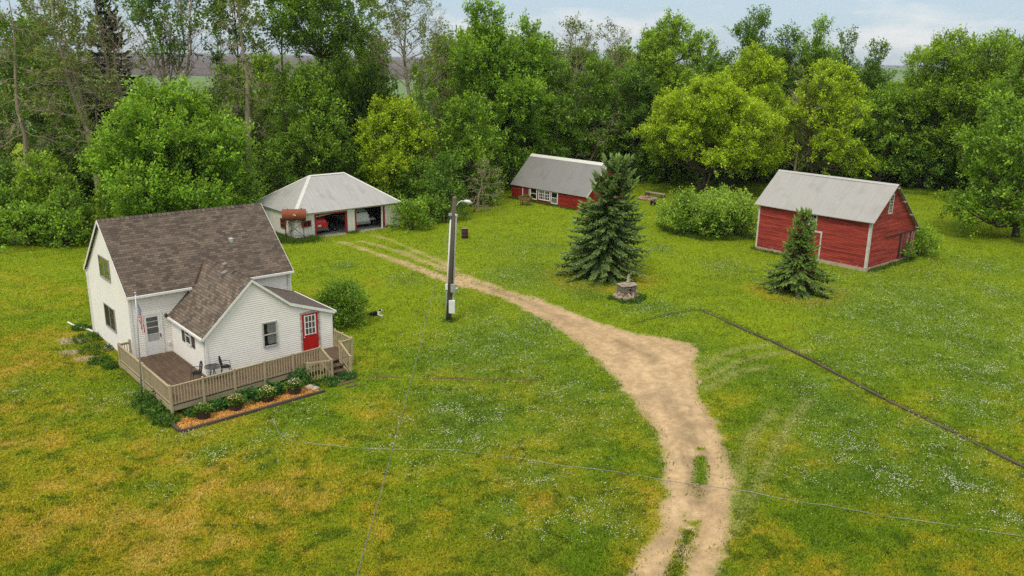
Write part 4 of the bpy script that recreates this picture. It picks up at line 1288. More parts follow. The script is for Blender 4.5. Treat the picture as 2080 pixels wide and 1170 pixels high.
# ---------------------------------------------------------------- low red coop
coop = thing('coop', 'long low red coop with dull grey metal roof and white framed windows', 'shed', (CX, CY, 0), R(CA))
KL, KW, KHe, KHr = 11.23, 6.3, 1.66, 4.70
ks = (KHr - KHe) / (KW / 2)
kf = lambda s, z, o: (s, -o, z)
kint = lambda z: (max(0, (z - KHe) / ks), min(KW, KW - (z - KHe) / ks))
m = MB()
siding(m, kf, lambda z: (0, KL), .02, KHe, .14, .018); siding(m, lambda s, z, o: (s, KW + o, z), lambda z: (0, KL), .02, KHe, .14, .018)
siding(m, lambda s, z, o: (-o, s, z), kint, .02, KHr - .06, .14, .018); siding(m, lambda s, z, o: (KL + o, s, z), kint, .02, KHr - .06, .14, .018)
m.build('wall', mCoop, coop)
m = MB(); ko_ = .18
m.slab([(-.12, -ko_, KHe - ks * ko_ + .05), (KL + .12, -ko_, KHe - ks * ko_ + .05), (KL + .12, KW / 2, KHr + .05), (-.12, KW / 2, KHr + .05)], .04, (0, 0, 0), (1, 0, 0), (0, 1, ks))
m.slab([(KL + .12, KW + ko_, KHe - ks * ko_ + .05), (-.12, KW + ko_, KHe - ks * ko_ + .05), (-.12, KW / 2, KHr + .05), (KL + .12, KW / 2, KHr + .05)], .04, (0, 0, 0), (-1, 0, 0), (0, -1, ks))
kro = m.build('roof', mCoopRoof, coop)
m = MB()
for sg in (-1, 1):
    m.add([(-.13, KW / 2, KHr + .085), (KL + .13, KW / 2, KHr + .085), (KL + .13, KW / 2 + sg * .3, KHr + .085 - .3 * ks), (-.13, KW / 2 + sg * .3, KHr + .085 - .3 * ks)], [(0, 1, 2, 3)])
m.build('ridge_cap', mCap, kro)
m = MB()
for sg in (-1, 1):
    y_ = KW / 2 + sg * (KW / 2 + ko_)
    m.prism([(KL + .122, KW / 2, KHr - .10), (KL + .122, y_, KHe - ks * ko_ - .10), (KL + .122, y_, KHe - ks * ko_ + .045), (KL + .122, KW / 2, KHr + .045)], (.025, 0, 0))
m.build('rake_board', mTrim, coop)
window(coop, kf, 3.10, 3.98, .40, 1.50, 'double', .09, .06, mTrim, base=.02)
window(coop, kf, 4.40, 5.95, .48, 1.40, 'twin', .09, .06, mTrim, grid=(6, 3, .035), base=.02)
window(coop, kf, 6.26, 7.10, .30, 1.42, 'double', .09, .06, mTrim, curtain=[(0, 1, 0, .48, mCurtain)], base=.02)
m = MB(); m.box(1.78, 1.87, -.06, -.02, .1, 1.62); m.box(2.80, 2.87, -.06, -.02, .3, 1.62)
m.build('door_post', mTrim, coop)
m = MB(); m.box(1.88, 2.79, -.035, -.02, .05, 1.6); m.build('door', M('coop_door', (.21, .02, .012), (.15, .016, .012), 3, .8), coop)
# ================================================================ FOLIAGE
def nrm(a):
    return a / (np.linalg.norm(a, axis=-1, keepdims=True) + 1e-9)
UPN = np.array((0, 0, 1.0))
def spray_leaves(rs, P, D, Ln, n, size, base, tip, spread=.12, aspect=.55, hang=0.0, vary=.5, flat=.8):
    m = len(P)
    s = rs.rand(m, n) ** .75
    pos = P[:, None] + D[:, None] * (Ln[:, None] * s)[..., None] + rs.randn(m, n, 3) * spread
    d = nrm(D[:, None] * .7 + rs.randn(m, n, 3) * .55 - UPN * hang)
    nn = nrm(UPN * flat + rs.randn(m, n, 3) * .5 + D[:, None] * .25)
    side = nrm(np.cross(d, nn))
    nn = np.cross(side, d)
    l = size * (.65 + .7 * rs.rand(m, n))[..., None]
    w = l * aspect * .5
    a = pos; c = pos + d * l
    mid = pos + d * l * .5
    lift = nn * l * .10
    V = np.stack([a, mid + side * w + lift, c, mid - side * w + lift], 2).reshape(-1, 3)
    k = m * n
    F = np.arange(4 * k).reshape(-1, 4)
    sb = (1 - vary * .5 + vary * rs.rand(m, 1))
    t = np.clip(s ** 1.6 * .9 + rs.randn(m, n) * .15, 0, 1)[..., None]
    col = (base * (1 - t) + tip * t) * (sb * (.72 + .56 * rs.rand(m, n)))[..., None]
    C = np.repeat(col.reshape(-1, 3), 4, 0)
    return V, F, C
def join(parts):
    Vs, Fs, Cs = [], [], []
    b = 0
    for V, F, C in parts:
        Vs.append(V); Fs.append(F + b); Cs.append(C); b += len(V)
    return np.concatenate(Vs), np.concatenate(Fs), np.concatenate(Cs)
def rdirs(rs, n):
    return nrm(rs.randn(n, 3))

def lobe_sprays(rs, lobes, per_m2, upbias, slen, squash=.85, shell=.30):
    P, D = [], []
    Lb = np.array(lobes)
    for i, (x, y, z, r) in enumerate(lobes):
        n = max(6, int(per_m2 * 4 * math.pi * r * r))
        d = rdirs(rs, n)
        keepd = (d[:, 2] > -.15) | (rs.rand(n) < .28)
        d = d[keepd]
        rad = r * (1 - shell + (shell + .16) * rs.rand(len(d)))
        p = np.array((x, y, z)) + d * rad[:, None] * np.array((1, 1, squash))
        dist = np.linalg.norm((p[:, None] - Lb[None, :, :3]) / np.array((1, 1, squash)), axis=2) / Lb[None, :, 3]
        dist[:, i] = 9
        ok = dist.min(1) > .66
        P.append(p[ok]); D.append(nrm(d[ok] + UPN * upbias + rs.randn(ok.sum(), 3) * .28))
    P = np.concatenate(P); D = np.concatenate(D)
    return P, D, slen * (.6 + .8 * rs.rand(len(P)))

def envelope(rs, H, Rr, zb, shape, nl, lr):
    """lobes (x,y,z,r) filling a crown outline"""
    out = []
    ch = H - zb
    for i in range(nl):
        t = (i + .5) / nl
        t = min(.96, max(.04, t + rs.uniform(-.06, .06)))
        if shape == 'ovate': pr = (math.sin(math.pi * min(1, t * .80 + .20)) ** .75)
        elif shape == 'round': pr = math.sqrt(max(.02, 1 - (2 * t - .95) ** 2))
        elif shape == 'column': pr = (1 - t) ** .35 * (.75 + .25 * math.sin(math.pi * t))
        elif shape == 'vase': pr = .45 + .6 * t - .55 * max(0, t - .75) * 2.2
        elif shape == 'dome': pr = math.sqrt(max(.02, 1 - t * t))
        else: pr = 1 - t
        a = i * 2.39996 + rs.uniform(-.4, .4)
        r_ = lr * Rr * rs.uniform(.66, 1.25) * (1.0 if t < .75 else .8)
        rad = max(0, pr * Rr - r_ * .75) * rs.uniform(.66, 1.18)
        out.append((math.cos(a) * rad, math.sin(a) * rad, zb + ch * t * .97 - r_ * .25 if t > .8 else zb + ch * t, r_))
    zc = zb + ch * .45
    for k in range(2): out.append((rs.uniform(-.1, .1) * Rr, rs.uniform(-.1, .1) * Rr, zc + k * ch * .25, Rr * .38))
    return out

def massed(rs, H, Rr, zb, shape, nl, lr):
    """big separate boughs first, then the leafy lobes on each"""
    nm = max(6, nl // 5)
    big = envelope(rs, H, Rr, zb, shape, nm, min(.46, lr * 1.75))[:-2]
    out = envelope(rs, zb + (H - zb) * .93, Rr * .88, zb, shape, int(nl * .75), lr * 1.08)
    for (x, y, z, r_) in big:
        k = max(4, nl // nm)
        o = nrm(np.array((x, y, (z - zb - (H - zb) * .4) * .9)))
        for i in range(k):
            d = nrm(rs.randn(3) + o * .9 + UPN * .25)
            q = np.array((x, y, z)) + d * r_ * rs.uniform(.35, .85) * np.array((1, 1, .8))
            out.append((q[0], q[1], max(q[2], .4), r_ * rs.uniform(.34, .56)))
        out.append((x * .9, y * .9, z - r_ * .1, r_ * .72))
    return out
def wobble(rs, p, q, n, amp):
    p, q = np.array(p, float), np.array(q, float)
    pts = []
    for i in range(n + 1):
        t = i / n
        pts.append(p + (q - p) * t + (rs.randn(3) * amp * math.sin(math.pi * t) if 0 < i < n else 0))
    return pts
def limbs_to(rs, mb, base_r, H, zb, lobes, multi=1, lean=(0, 0)):
    """tapered trunk and a limb into every lobe"""
    top = np.array((lean[0], lean[1], zb + (H - zb) * .62))
    trunks = []
    for k in range(multi):
        a = k * 2.4 + rs.rand()
        off = 0 if multi == 1 else .22
        b = np.array((math.cos(a) * off, math.sin(a) * off, -.1))
        tp = top.copy()
        if multi > 1: tp[:2] += np.array((math.cos(a), math.sin(a))) * (H * .16)
        pts = wobble(rs, b, tp, 7, H * .008)
        rr_ = [base_r * (1.35 if i == 0 else 1.05 - .80 * i / 7) for i in range(8)]
        mb.tube(pts, rr_, 8)
        trunks.append((pts, rr_))
    for (x, y, z, r_) in lobes:
        pts, rr_ = trunks[rs.randint(len(trunks))]
        zz = max(z - (.45 * math.hypot(x, y) + .4 * r_), zb * .7)
        j = min(range(len(pts)), key=lambda i: abs(pts[i][2] - zz))
        j = max(1, min(j, len(pts) - 1))
        p0 = pts[j]
        q = np.array((x, y, z + r_ * .2))
        bend = (p0 + q) / 2 + np.array((0, 0, -.06 * np.linalg.norm(q - p0))) + rs.randn(3) * .12
        r0_ = max(.03, min(rr_[j] * .62, .045 * np.linalg.norm(q - p0) + .02))
        mb.tube([p0, bend, q], [r0_, r0_ * .65, r0_ * .3], 5, False)
        for k in range(3):
            d = rdirs(rs, 1)[0]; d[2] = abs(d[2])
            mb.tube([bend * .4 + q * .6, q + d * r_ * .8], [r0_ * .35, .012], 3, False)

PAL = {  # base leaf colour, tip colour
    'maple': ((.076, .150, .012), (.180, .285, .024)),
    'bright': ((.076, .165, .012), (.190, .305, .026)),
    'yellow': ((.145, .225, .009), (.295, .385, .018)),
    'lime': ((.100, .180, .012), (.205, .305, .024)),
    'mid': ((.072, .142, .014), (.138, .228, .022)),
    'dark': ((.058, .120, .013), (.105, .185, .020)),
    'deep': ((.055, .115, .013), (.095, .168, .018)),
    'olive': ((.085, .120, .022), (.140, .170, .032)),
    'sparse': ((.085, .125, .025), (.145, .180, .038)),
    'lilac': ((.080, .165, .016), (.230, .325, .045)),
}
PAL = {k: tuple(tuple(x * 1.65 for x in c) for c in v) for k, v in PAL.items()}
def tree_parts(seed, H, Rr, zb, shape='ovate', pal='mid', nl=16, lr=.36, per=5.0, leaf=.32, n=8, up_=.6, slen=.7, trunk=.22, bark=None, multi=1, hang=.1, aspect=.55, squash=.85, drop=0.0, lean=(0, 0), lobes=None, vary=.62, clump=.36, spread=.17):
    rs = np.random.RandomState(seed)
    lobes = lobes or (massed if nl >= 22 else envelope)(rs, H, Rr, zb, shape, nl, lr)
    lobes = [(x + lean[0] * (z / H), y + lean[1] * (z / H), z, r_) for x, y, z, r_ in lobes]
    # foliage gathers on leafy shoots with shade between them
    P, D, Ln = lobe_sprays(rs, lobes, per * clump, up_, slen * 1.15, squash)
    n = int(n / clump * 1.05)
    if drop:
        k = vnoise(P[:, 0] + P[:, 2] * .7, P[:, 1] + P[:, 2], 1.3, seed % 50) > drop
        P, D, Ln = P[k], D[k], Ln[k]
    P[:, 2] = np.maximum(P[:, 2], .15)
    base, tip = (np.array(c) for c in PAL[pal])
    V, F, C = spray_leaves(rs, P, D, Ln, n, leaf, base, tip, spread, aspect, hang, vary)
    mb = MB()
    limbs_to(rs, mb, trunk, H, max(zb, .4), lobes, multi, lean)
    return (V, F, C), mb
NLEAF = [0]
def make_tree(name, label, cat, loc, parts, group=None, bark=None, crown='crown', lm=None, rz=0.0):
    t = thing(name, label, cat, loc, rz, group)
    (V, F, C), mb = parts
    NLEAF[0] += len(F)
    np_obj(crown, np_mesh(crown, V, F, C), lm or mLeaf, t)
    if mb is not None and mb.f: mb.build('trunk', bark or mBark, t, True)
    return t

def place(px, py_mid, Y, py_top, hw):
    p = pt(px, py_mid, Y)
    H = pt(px, py_top, Y).z
    return (p.x, Y, 0), H, hw / pxm(Y, H * .6)

# ---- bare and half-dead trees: recursive twigs
def bare_tree(seed, H, Rr, trunk=.22, lean=(0, 0), n1=15, n2=6, n3=6, zb=.3, up_=.55, leafy=0, pal='sparse', leaf=.28, droop=0.0, fork=0, topbare=True, lz=(0, 1)):
    rs = np.random.RandomState(seed)
    mb = MB(); tw = MB()
    pts = wobble(rs, (0, 0, -.1), (lean[0], lean[1], H * .93), 8, H * .012)
    rr_ = [trunk * (1.3 if i == 0 else 1.05 - .95 * i / 8) for i in range(9)]
    mb.tube(pts, rr_, 8)
    mains = [(pts, rr_)]
    for k in range(fork):
        i0 = rs.randint(2, 4)
        a = rs.rand() * 6.28
        q = pts[i0] + np.array((math.cos(a) * Rr * .8, math.sin(a) * Rr * .5, H * .93 - pts[i0][2]))
        fp = wobble(rs, pts[i0], q, 6, H * .015)
        fr = [rr_[i0] * (.75 - .65 * i / 6) for i in range(7)]
        mb.tube(fp, fr, 7); mains.append((fp, fr))
    tips = []
    for mp_, mr in mains:
        for i in range(n1):
            t = zb + (1 - zb) * (i + rs.rand()) / n1
            f = t * (len(mp_) - 1); j = min(int(f), len(mp_) - 2); p0 = mp_[j] + (mp_[j + 1] - mp_[j]) * (f - j)
            a = i * 2.4 + rs.rand() * .8
            ln_ = Rr * (1.05 - .62 * ((t - zb) / (1 - zb)) ** 1.5) * rs.uniform(.6, 1.1)
            d = np.array((math.cos(a), math.sin(a), up_ * rs.uniform(.5, 1.5) - droop * (1 - t)))
            d /= np.linalg.norm(d)
            q = p0 + d * ln_
            b1 = wobble(rs, p0, q, 4, ln_ * .05)
            if droop: 
                for w_, pp in enumerate(b1): pp[2] -= droop * .25 * ln_ * (w_ / 4) ** 2
            r0_ = max(.022, min(mr[j] * .5, .016 * ln_ + .012))
            mb.tube(b1, [r0_ * (1 - .2 * w_) for w_ in range(5)], 5, False)
            for k in range(n2):
                s = rs.uniform(.25, 1.0); f2 = s * 4; j2 = min(int(f2), 3); p1 = b1[j2] + (b1[j2 + 1] - b1[j2]) * (f2 - j2)
                d2 = nrm(d * .8 + rs.randn(3) * .6 + UPN * (.25 - droop * .5)); l2 = ln_ * rs.uniform(.25, .5) + .2
                q2 = p1 + d2 * l2; m2 = (p1 + q2) / 2 + rs.randn(3) * .08 * l2
                tw.tube([p1, m2, q2], [max(.016, r0_ * .4), .014, .008], 3, False)
                for w_ in range(n3):
                    s2 = rs.uniform(.2, 1); p2 = p1 + (q2 - p1) * s2
                    d3 = nrm(d2 * .7 + rs.randn(3) * .7 + UPN * (.15 - droop * .4)); l3 = l2 * rs.uniform(.35, .75)
                    q3 = p2 + d3 * l3
                    tw.tube([p2, (p2 + q3) / 2 + rs.randn(3) * .05 * l3, q3], [.013, .011, .006], 3, False)
                    tips.append((q3, d3, t))
    fol = None
    if leafy:
        tp = [x for x in tips if lz[0] <= x[2] <= lz[1]]
        idx = rs.rand(len(tp)) < leafy
        # leaves keep to whole boughs
        P = np.array([x[0] for x in tp]); D = np.array([x[1] for x in tp])
        k = idx & (vnoise(P[:, 0] + P[:, 2] * .6, P[:, 1] - P[:, 2] * .5, 1.7, seed % 40) > .40)
        if k.sum() > 3:
            P, D = P[k], D[k]
            P = np.concatenate([P, P - D * .35 + rs.randn(*P.shape) * .12, P + rs.randn(*P.shape) * .3]); D = np.concatenate([D, D, nrm(D + rs.randn(*D.shape) * .5)])
            base, tip = (np.array(c) for c in PAL[pal])
            fol = spray_leaves(rs, P, D, np.full(len(P), .5), 7, leaf, base, tip, .14, .55, .1)
    return fol, mb, tw
def make_bare(name, label, cat, loc, parts, group=None, bark=None, twig=None):
    t = thing(name, label, cat, loc, 0, group)
    fol, mb, tw = parts
    tr = mb.build('trunk', bark or mBarkPale, t, True)
    tw.build('twigs', twig or mTwig, t)['kind'] = 'stuff'
    if fol is not None:
        NLEAF[0] += len(fol[1]); np_obj('crown', np_mesh('crown', *fol), mLeaf, t)
    return t

# ---- spruces: whorls of drooping boughs hung with needle sprigs
def spruce(seed, H, Rr, lean=(0, 0), levels=30, sparse=0.0, prof=lambda t: (1 - t) ** .82, base=(.030, .058, .030), tip=(.075, .120, .062), twin=False, sprig=.42, brown=None):
    rs = np.random.RandomState(seed)
    mb = MB()
    mb.tube(wobble(rs, (0, 0, -.1), (lean[0], lean[1], H), 8, .03), [H * .022 * (1.15 - 1.1 * i / 8) + .006 for i in range(9)], 7)
    if twin: mb.tube(wobble(rs, (lean[0] * .7, lean[1] * .7, H * .72), (lean[0] + .45, lean[1], H * 1.02), 3, .02), [.06, .04, .03, .008], 5)
    P, D, Ln, W_, T_ = [], [], [], [], []
    for lv in range(levels):
        t = .02 + .96 * (lv / (levels - 1)) ** .92
        z = H * t
        nb = int(10 - 4 * t) if t < .9 else 5
        for b in range(nb):
            if rs.rand() < sparse * (.3 + t): continue
            a = b * 2 * math.pi / nb + lv * 1.1 + rs.uniform(-.25, .25)
            ln_ = Rr * prof(t) * rs.uniform(.72, 1.14) + .12
            axis = np.array((math.cos(a), math.sin(a), 0))
            tx = np.array((lean[0] * t + (.4 * (t - .72) / .28 if twin and b % 2 and t > .74 else 0), lean[1] * t, z))
            sl0 = .35 * t + (.15 if t > .7 else -.15); dr = .26 * (1 - t) + .10
            pts = []
            for i in range(6):
                s = i / 5
                pts.append(tx + axis * ln_ * s + UPN * (ln_ * (sl0 * s - dr * s * s + .16 * s ** 4) + (.6 * ln_ * s if t > .88 else 0)))
            mb.tube(pts, [.035 * (1 - t) + .012 - .008 * i / 5 * 1 for i in range(6)], 4, False)
            ns_ = max(3, int(ln_ / .105))
            for k in range(ns_):
                s = .12 + .88 * (k + rs.rand()) / ns_
                f = s * 5; j = min(int(f), 4); p = pts[j] + (pts[j + 1] - pts[j]) * (f - j); tg = nrm(pts[j + 1] - pts[j])
                sd_ = nrm(np.cross(tg, UPN))
                for sg in (-1, 1):
                    if rs.rand() < .08: continue
                    d = nrm(tg * .75 + sd_ * sg * rs.uniform(.5, .95) + UPN * rs.uniform(-.38, .05))
                    P.append(p); D.append(d); Ln.append(sprig * (1.15 - .55 * s) * rs.uniform(.7, 1.25) * (1.0 if ln_ > .8 else .75)); T_.append(s)
                if rs.rand() < .65:
                    P.append(p); D.append(nrm(tg * .5 - UPN * .7 + rs.randn(3) * .25)); Ln.append(sprig * .7 * rs.uniform(.6, 1.2)); T_.append(s * .5)
            P.append(pts[-1] - nrm(pts[-1] - pts[-2]) * .1); D.append(nrm(pts[-1] - pts[-2] + UPN * .1)); Ln.append(sprig * 1.1); T_.append(1.0)
    P, D, Ln, T_ = np.array(P), np.array(D), np.array(Ln), np.array(T_)
    m = len(P)
    side = nrm(np.cross(D, UPN + rs.randn(m, 3) * .35)); nn = np.cross(side, D)
    base, tip = np.array(base), np.array(tip)
    out = []
    for q in (side, nn):
        w = (Ln * .20)[:, None]
        a = P; c = P + D * Ln[:, None]; mid = P + D * (Ln * .45)[:, None]
        V = np.stack([a, mid + q * w, c, mid - q * w], 1).reshape(-1, 3)
        t = (np.clip(T_ ** 2 * .75 + rs.randn(m) * .16, 0, 1))[:, None]
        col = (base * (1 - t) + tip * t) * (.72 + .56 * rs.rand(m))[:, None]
        if brown is not None:
            k = (T_ < .45) & (rs.rand(m) < brown); col[k] = np.array((.16, .085, .035)) * (.7 + .6 * rs.rand(k.sum()))[:, None]
        C = np.repeat(col, 4, 0)
        C[2::4] *= 1.25
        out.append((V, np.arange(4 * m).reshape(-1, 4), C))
    return join(out), mb

def leaf_patch(seed, R_, H, n, leaf, base, tip, aspect=.5, n_per=6, squashpow=.5, ell=1.0):
    """low plant: sprays rising from the ground inside a disc"""
    rs = np.random.RandomState(seed)
    a = rs.rand(n) * 2 * np.pi; r_ = R_ * np.sqrt(rs.rand(n))
    hh = H * (1 - (r_ / R_) ** 2 * .65) * (.45 + .6 * rs.rand(n))
    P = np.stack([np.cos(a) * r_, np.sin(a) * r_ * ell, hh * .25], 1)
    D = nrm(np.stack([np.cos(a) * r_ / R_ * .7, np.sin(a) * r_ / R_ * .7, np.full(n, 1.0)], 1) + rs.randn(n, 3) * .22)
    return spray_leaves(rs, P, D, hh * .8, n_per, leaf, np.array(base), np.array(tip), leaf * .3, aspect, .15)
def plant(name, label, cat, loc, args, group=None, part='foliage'):
    t = np_obj(name, np_mesh(name, *leaf_patch(*args)), mLeaf)
    t.location = loc
    return tag(t, label, cat, group)
# ================================================================ TREES
def T(seed, name, label, px, mid, Y, top, hw, zb, **kw):
    loc, H, Rr = place(px, mid, Y, top, hw)
    bark = kw.pop('bark', None); group = kw.pop('group', None)
    return make_tree(name, label, 'bush' if 'bush' in name or 'shrub' in name else 'tree', loc, tree_parts(seed, H, Rr, zb * H, **kw), group, bark)
def BT(seed, name, label, px, mid, Y, top, hw, lean_px=0, group=None, bark=None, **kw):
    loc, H, Rr = place(px, mid, Y, top, hw)
    return make_bare(name, label, 'tree', loc, bare_tree(seed, H, Rr, lean=(lean_px / pxm(Y), 0), **kw), group, bark)

# --- the big silver maple behind the house, and the thicket left of it
T(1, 'maple_tree', 'broad bright green maple crown rising behind the brown roof of the white house', 346, 330, 73, 196, 174, .03, shape='dome', pal='bright', nl=54, lr=.21, per=6.0, leaf=.27, n=15, up_=1.0, slen=1.25, trunk=.30, multi=2)
for i, (px, Y, top, hw, pal, lab) in enumerate((
        (85, 70, 322, 62, 'lime', 'yellowish green bush rising from the dark thicket at the left edge'),
        (12, 68, 395, 62, 'mid', 'dark leafy bush cut by the left edge of the photo'),
        (142, 68, 398, 52, 'mid', 'bush between the yellowish thicket bush and the big maple'),
        (62, 66, 432, 70, 'maple', 'low spreading bush at the mown edge on the far left'),
        (140, 65.5, 448, 40, 'maple', 'low bush at the mown edge beside the house gable'),
        (10, 74, 330, 60, 'dark', 'dark bush high behind the left edge thicket'))):
    T(20 + i, 'thicket_bush', lab, px, top + 60, Y, top, hw, .02, shape='dome', pal=pal, nl=14, lr=.36, per=8, leaf=.26, n=8, up_=.6, slen=.55, trunk=.07, multi=3, group='bushes of the left thicket')

# --- half dead trees of the left windbreak
BT(41, 'dying_tree', 'tall bare grey trunk at the far left hung with drooping dead twigs', 36, 200, 80, -60, 78, 8, zb=.22, n1=24, n2=7, n3=4, droop=.7, up_=.2, leafy=.22, pal='sparse', trunk=.30)
BT(42, 'dying_tree', 'half bare leaning tree with thin olive leaves, second trunk from the left', 192, 250, 79, -50, 92, -58, zb=.30, n1=20, n2=7, n3=4, droop=.35, up_=.35, leafy=.30, pal='sparse', trunk=.36, fork=1)
BT(43, 'dead_tree', 'bare pale leaning trunk in front of the dark spruce on the left', 250, 190, 82, -10, 85, -34, zb=.45, n1=16, n2=6, n3=4, up_=.6, leafy=.10, trunk=.32, fork=1)
BT(44, 'open_tree', 'open forked tree with sparse leaf clumps against the sky over the big maple', 378, 140, 82, -55, 95, -62, zb=.42, n1=12, n2=6, n3=4, up_=1.3, leafy=.40, pal='dark', trunk=.34, fork=3, lz=(.45, 1), leaf=.30)
BT(45, 'open_tree', 'slim upright tree with small dark leaf tufts right of the forked tree', 440, 120, 84, -40, 42, 16, zb=.40, n1=14, n2=5, n3=5, up_=1.2, leafy=.40, pal='dark', trunk=.15)
BT(46, 'dying_tree', 'straight pale trunk with a skirt of dead twigs and a leafy top', 500, 150, 80, -70, 66, -10, zb=.38, n1=24, n2=7, n3=4, droop=.55, up_=.25, leafy=.16, pal='olive', trunk=.36)
T(47, 'leafy_tree', 'leafy green crown just left of the high spreading tree at the top', 478, 40, 86, -90, 66, .62, pal='mid', nl=12, lr=.34, per=6.5, leaf=.29, up_=.4, trunk=.18, shape='round', drop=.34)
loc, H, Rr = place(222, 120, 96, -25, 78)
make_tree('dark_spruce', 'dark spruce standing behind the bare leaning trunks on the left', 'tree', loc, spruce(48, H, Rr * 1.1, levels=34, sprig=.75, base=(.020, .036, .020), tip=(.035, .062, .034), sparse=.12), None, mBark, lm=mNeedle)
T(49, 'windbreak_tree', 'leafy dark tree behind the drooping dead twigs at the far left', 90, 150, 92, -20, 85, .10, pal='mid', nl=18, lr=.34, per=4, leaf=.30, trunk=.2, shape='column', drop=.30)
T(50, 'windbreak_tree', 'dark green tree at the top left corner of the photo', -20, 120, 88, -60, 75, .10, pal='mid', nl=18, lr=.34, per=4.5, leaf=.30, trunk=.2, shape='column', drop=.25)
T(51, 'windbreak_tree', 'leafy tree behind the half bare leaning tree', 160, 130, 93, -10, 60, .25, pal='olive', nl=14, lr=.36, per=4, leaf=.30, trunk=.2, shape='column', drop=.36)
T(52, 'high_tree', 'high spreading green crown over the middle of the left grove', 650, 50, 91, -85, 128, .60, shape='round', pal='mid', nl=24, lr=.28, per=6.5, leaf=.29, up_=.35, slen=.8, trunk=.28, drop=.33)
T(53, 'high_tree', 'high green crown with sky showing through left of the high spreading one', 570, 40, 88, -80, 66, .66, shape='round', pal='mid', nl=12, lr=.32, per=3.6, leaf=.34, up_=.35, trunk=.2, drop=.38)
T(54, 'leafy_tree', 'tall green tree directly behind the hip roofed garage, left part', 628, 240, 85, 112, 84, .04, shape='ovate', pal='maple', nl=24, lr=.31, per=6, leaf=.27, n=10, up_=.9, slen=1.1, trunk=.2)
T(55, 'garage_bush', 'leafy bush between the maple and the garage roof', 548, 330, 81, 288, 50, .02, shape='dome', pal='mid', nl=12, lr=.38, per=6, leaf=.28, trunk=.07, multi=3)
T(56, 'garage_bush', 'dark bush right behind the left end of the garage roof ridge', 690, 320, 87, 272, 58, .02, shape='dome', pal='mid', nl=14, lr=.36, per=5, leaf=.28, trunk=.07, multi=3)
T(57, 'boxelder_tree', 'yellow green tree behind the right end of the garage', 806, 290, 85.5, 194, 84, .16, shape='round', pal='yellow', nl=40, lr=.21, per=8, leaf=.24, n=10, up_=.5, slen=.6, trunk=.2, multi=2)
T(58, 'garage_bush', 'dark bushy growth below the yellow green tree', 858, 390, 83, 335, 52, .01, shape='dome', pal='mid', nl=20, lr=.33, per=6.5, leaf=.27, trunk=.07, multi=3)
T(59, 'garage_bush', 'rounded bush touching the right corner of the garage', 834, 435, 74.5, 413, 34, .0, shape='dome', pal='maple', nl=12, lr=.38, per=9, leaf=.24, trunk=.05, multi=3)
T(60, 'garage_bush', 'low bush trailing right from the garage corner bush', 880, 432, 78, 412, 34, .0, shape='dome', pal='mid', nl=10, lr=.40, per=9, leaf=.24, trunk=.05, multi=3)
T(61, 'garage_bush', 'dark bush between the light pole top and the garage trees', 905, 370, 80, 322, 40, .02, shape='dome', pal='dark', nl=12, lr=.38, per=6, leaf=.28, trunk=.07, multi=3)
BT(62, 'dying_tree', 'grey trunked tree with a fan of dead twigs at the top centre left', 822, 110, 90, -35, 98, 4, zb=.55, n1=26, n2=8, n3=4, up_=.55, leafy=.30, pal='sparse', trunk=.36)
T(63, 'round_tree', 'small round green tree right of the grey dead topped trunk', 856, 190, 87, 130, 46, .08, shape='round', pal='maple', nl=14, lr=.36, per=5, leaf=.30, trunk=.14)
BT(64, 'dead_brush', 'fallen pale dead branches beside the top of the light pole', 962, 345, 84, 318, 44, 30, zb=.05, n1=16, n2=7, n3=4, up_=.25, droop=.3, trunk=.09)
# --- the tall bright maple left of the coop
T(70, 'maple_tree', 'tallest bright green maple standing left of the low red coop', 985, 200, 99, 14, 96, .02, shape='ovate', pal='bright', nl=56, lr=.22, per=5.5, leaf=.30, n=14, up_=1.0, slen=1.3, trunk=.3)
T(71, 'maple_tree', 'bright green maple whose boughs hang over the left corner of the coop roof', 1068, 240, 103, 45, 68, .20, shape='ovate', pal='bright', nl=36, lr=.25, per=5.2, leaf=.30, n=13, up_=.9, slen=1.2, trunk=.24)
T(72, 'maple_tree', 'lower bright green maple in front of the tallest one', 950, 300, 88, 190, 60, .03, shape='dome', pal='maple', nl=30, lr=.25, per=5.5, leaf=.27, n=12, up_=.8, slen=1.0, trunk=.18)
T(73, 'leafy_tree', 'mid green tree behind the ridge of the coop, left', 1128, 220, 104, 112, 58, .12, shape='ovate', pal='mid', nl=18, lr=.33, per=6.5, leaf=.29, trunk=.18)
T(74, 'leafy_tree', 'mid green tree behind the ridge of the coop, right', 1212, 210, 106, 112, 62, .18, shape='ovate', pal='mid', nl=18, lr=.33, per=6.5, leaf=.29, trunk=.18)
T(75, 'leafy_tree', 'dark green tree between the coop and the yellow trees', 1290, 230, 108, 130, 66, .10, shape='ovate', pal='dark', nl=20, lr=.33, per=6.5, leaf=.29, trunk=.2)
BT(76, 'dead_tree', 'bare brown twiggy crown on the skyline above the coop, left', 1168, 120, 114, 34, 66, 0, zb=.45, n1=26, n2=8, n3=4, up_=.8, leafy=.20, pal='sparse', trunk=.2)
BT(77, 'dead_tree', 'bare brown twiggy crown on the skyline above the coop, right', 1252, 120, 115, 38, 62, 0, zb=.42, n1=26, n2=8, n3=4, up_=.8, leafy=.14, pal='sparse', trunk=.2)
BT(78, 'dead_tree', 'slanting bare trunk leaning right behind the coop roof', 1176, 300, 103, 215, 36, 70, bark=mBark, zb=.35, n1=9, n2=5, n3=3, up_=.3, droop=.3, leafy=.1, trunk=.22)
BT(79, 'dead_tree', 'bare brown twiggy tree between the garage trees and tall maple', 880, 120, 98, 30, 56, 6, zb=.3, n1=24, n2=7, n3=4, up_=.6, leafy=.16, pal='sparse', trunk=.18)
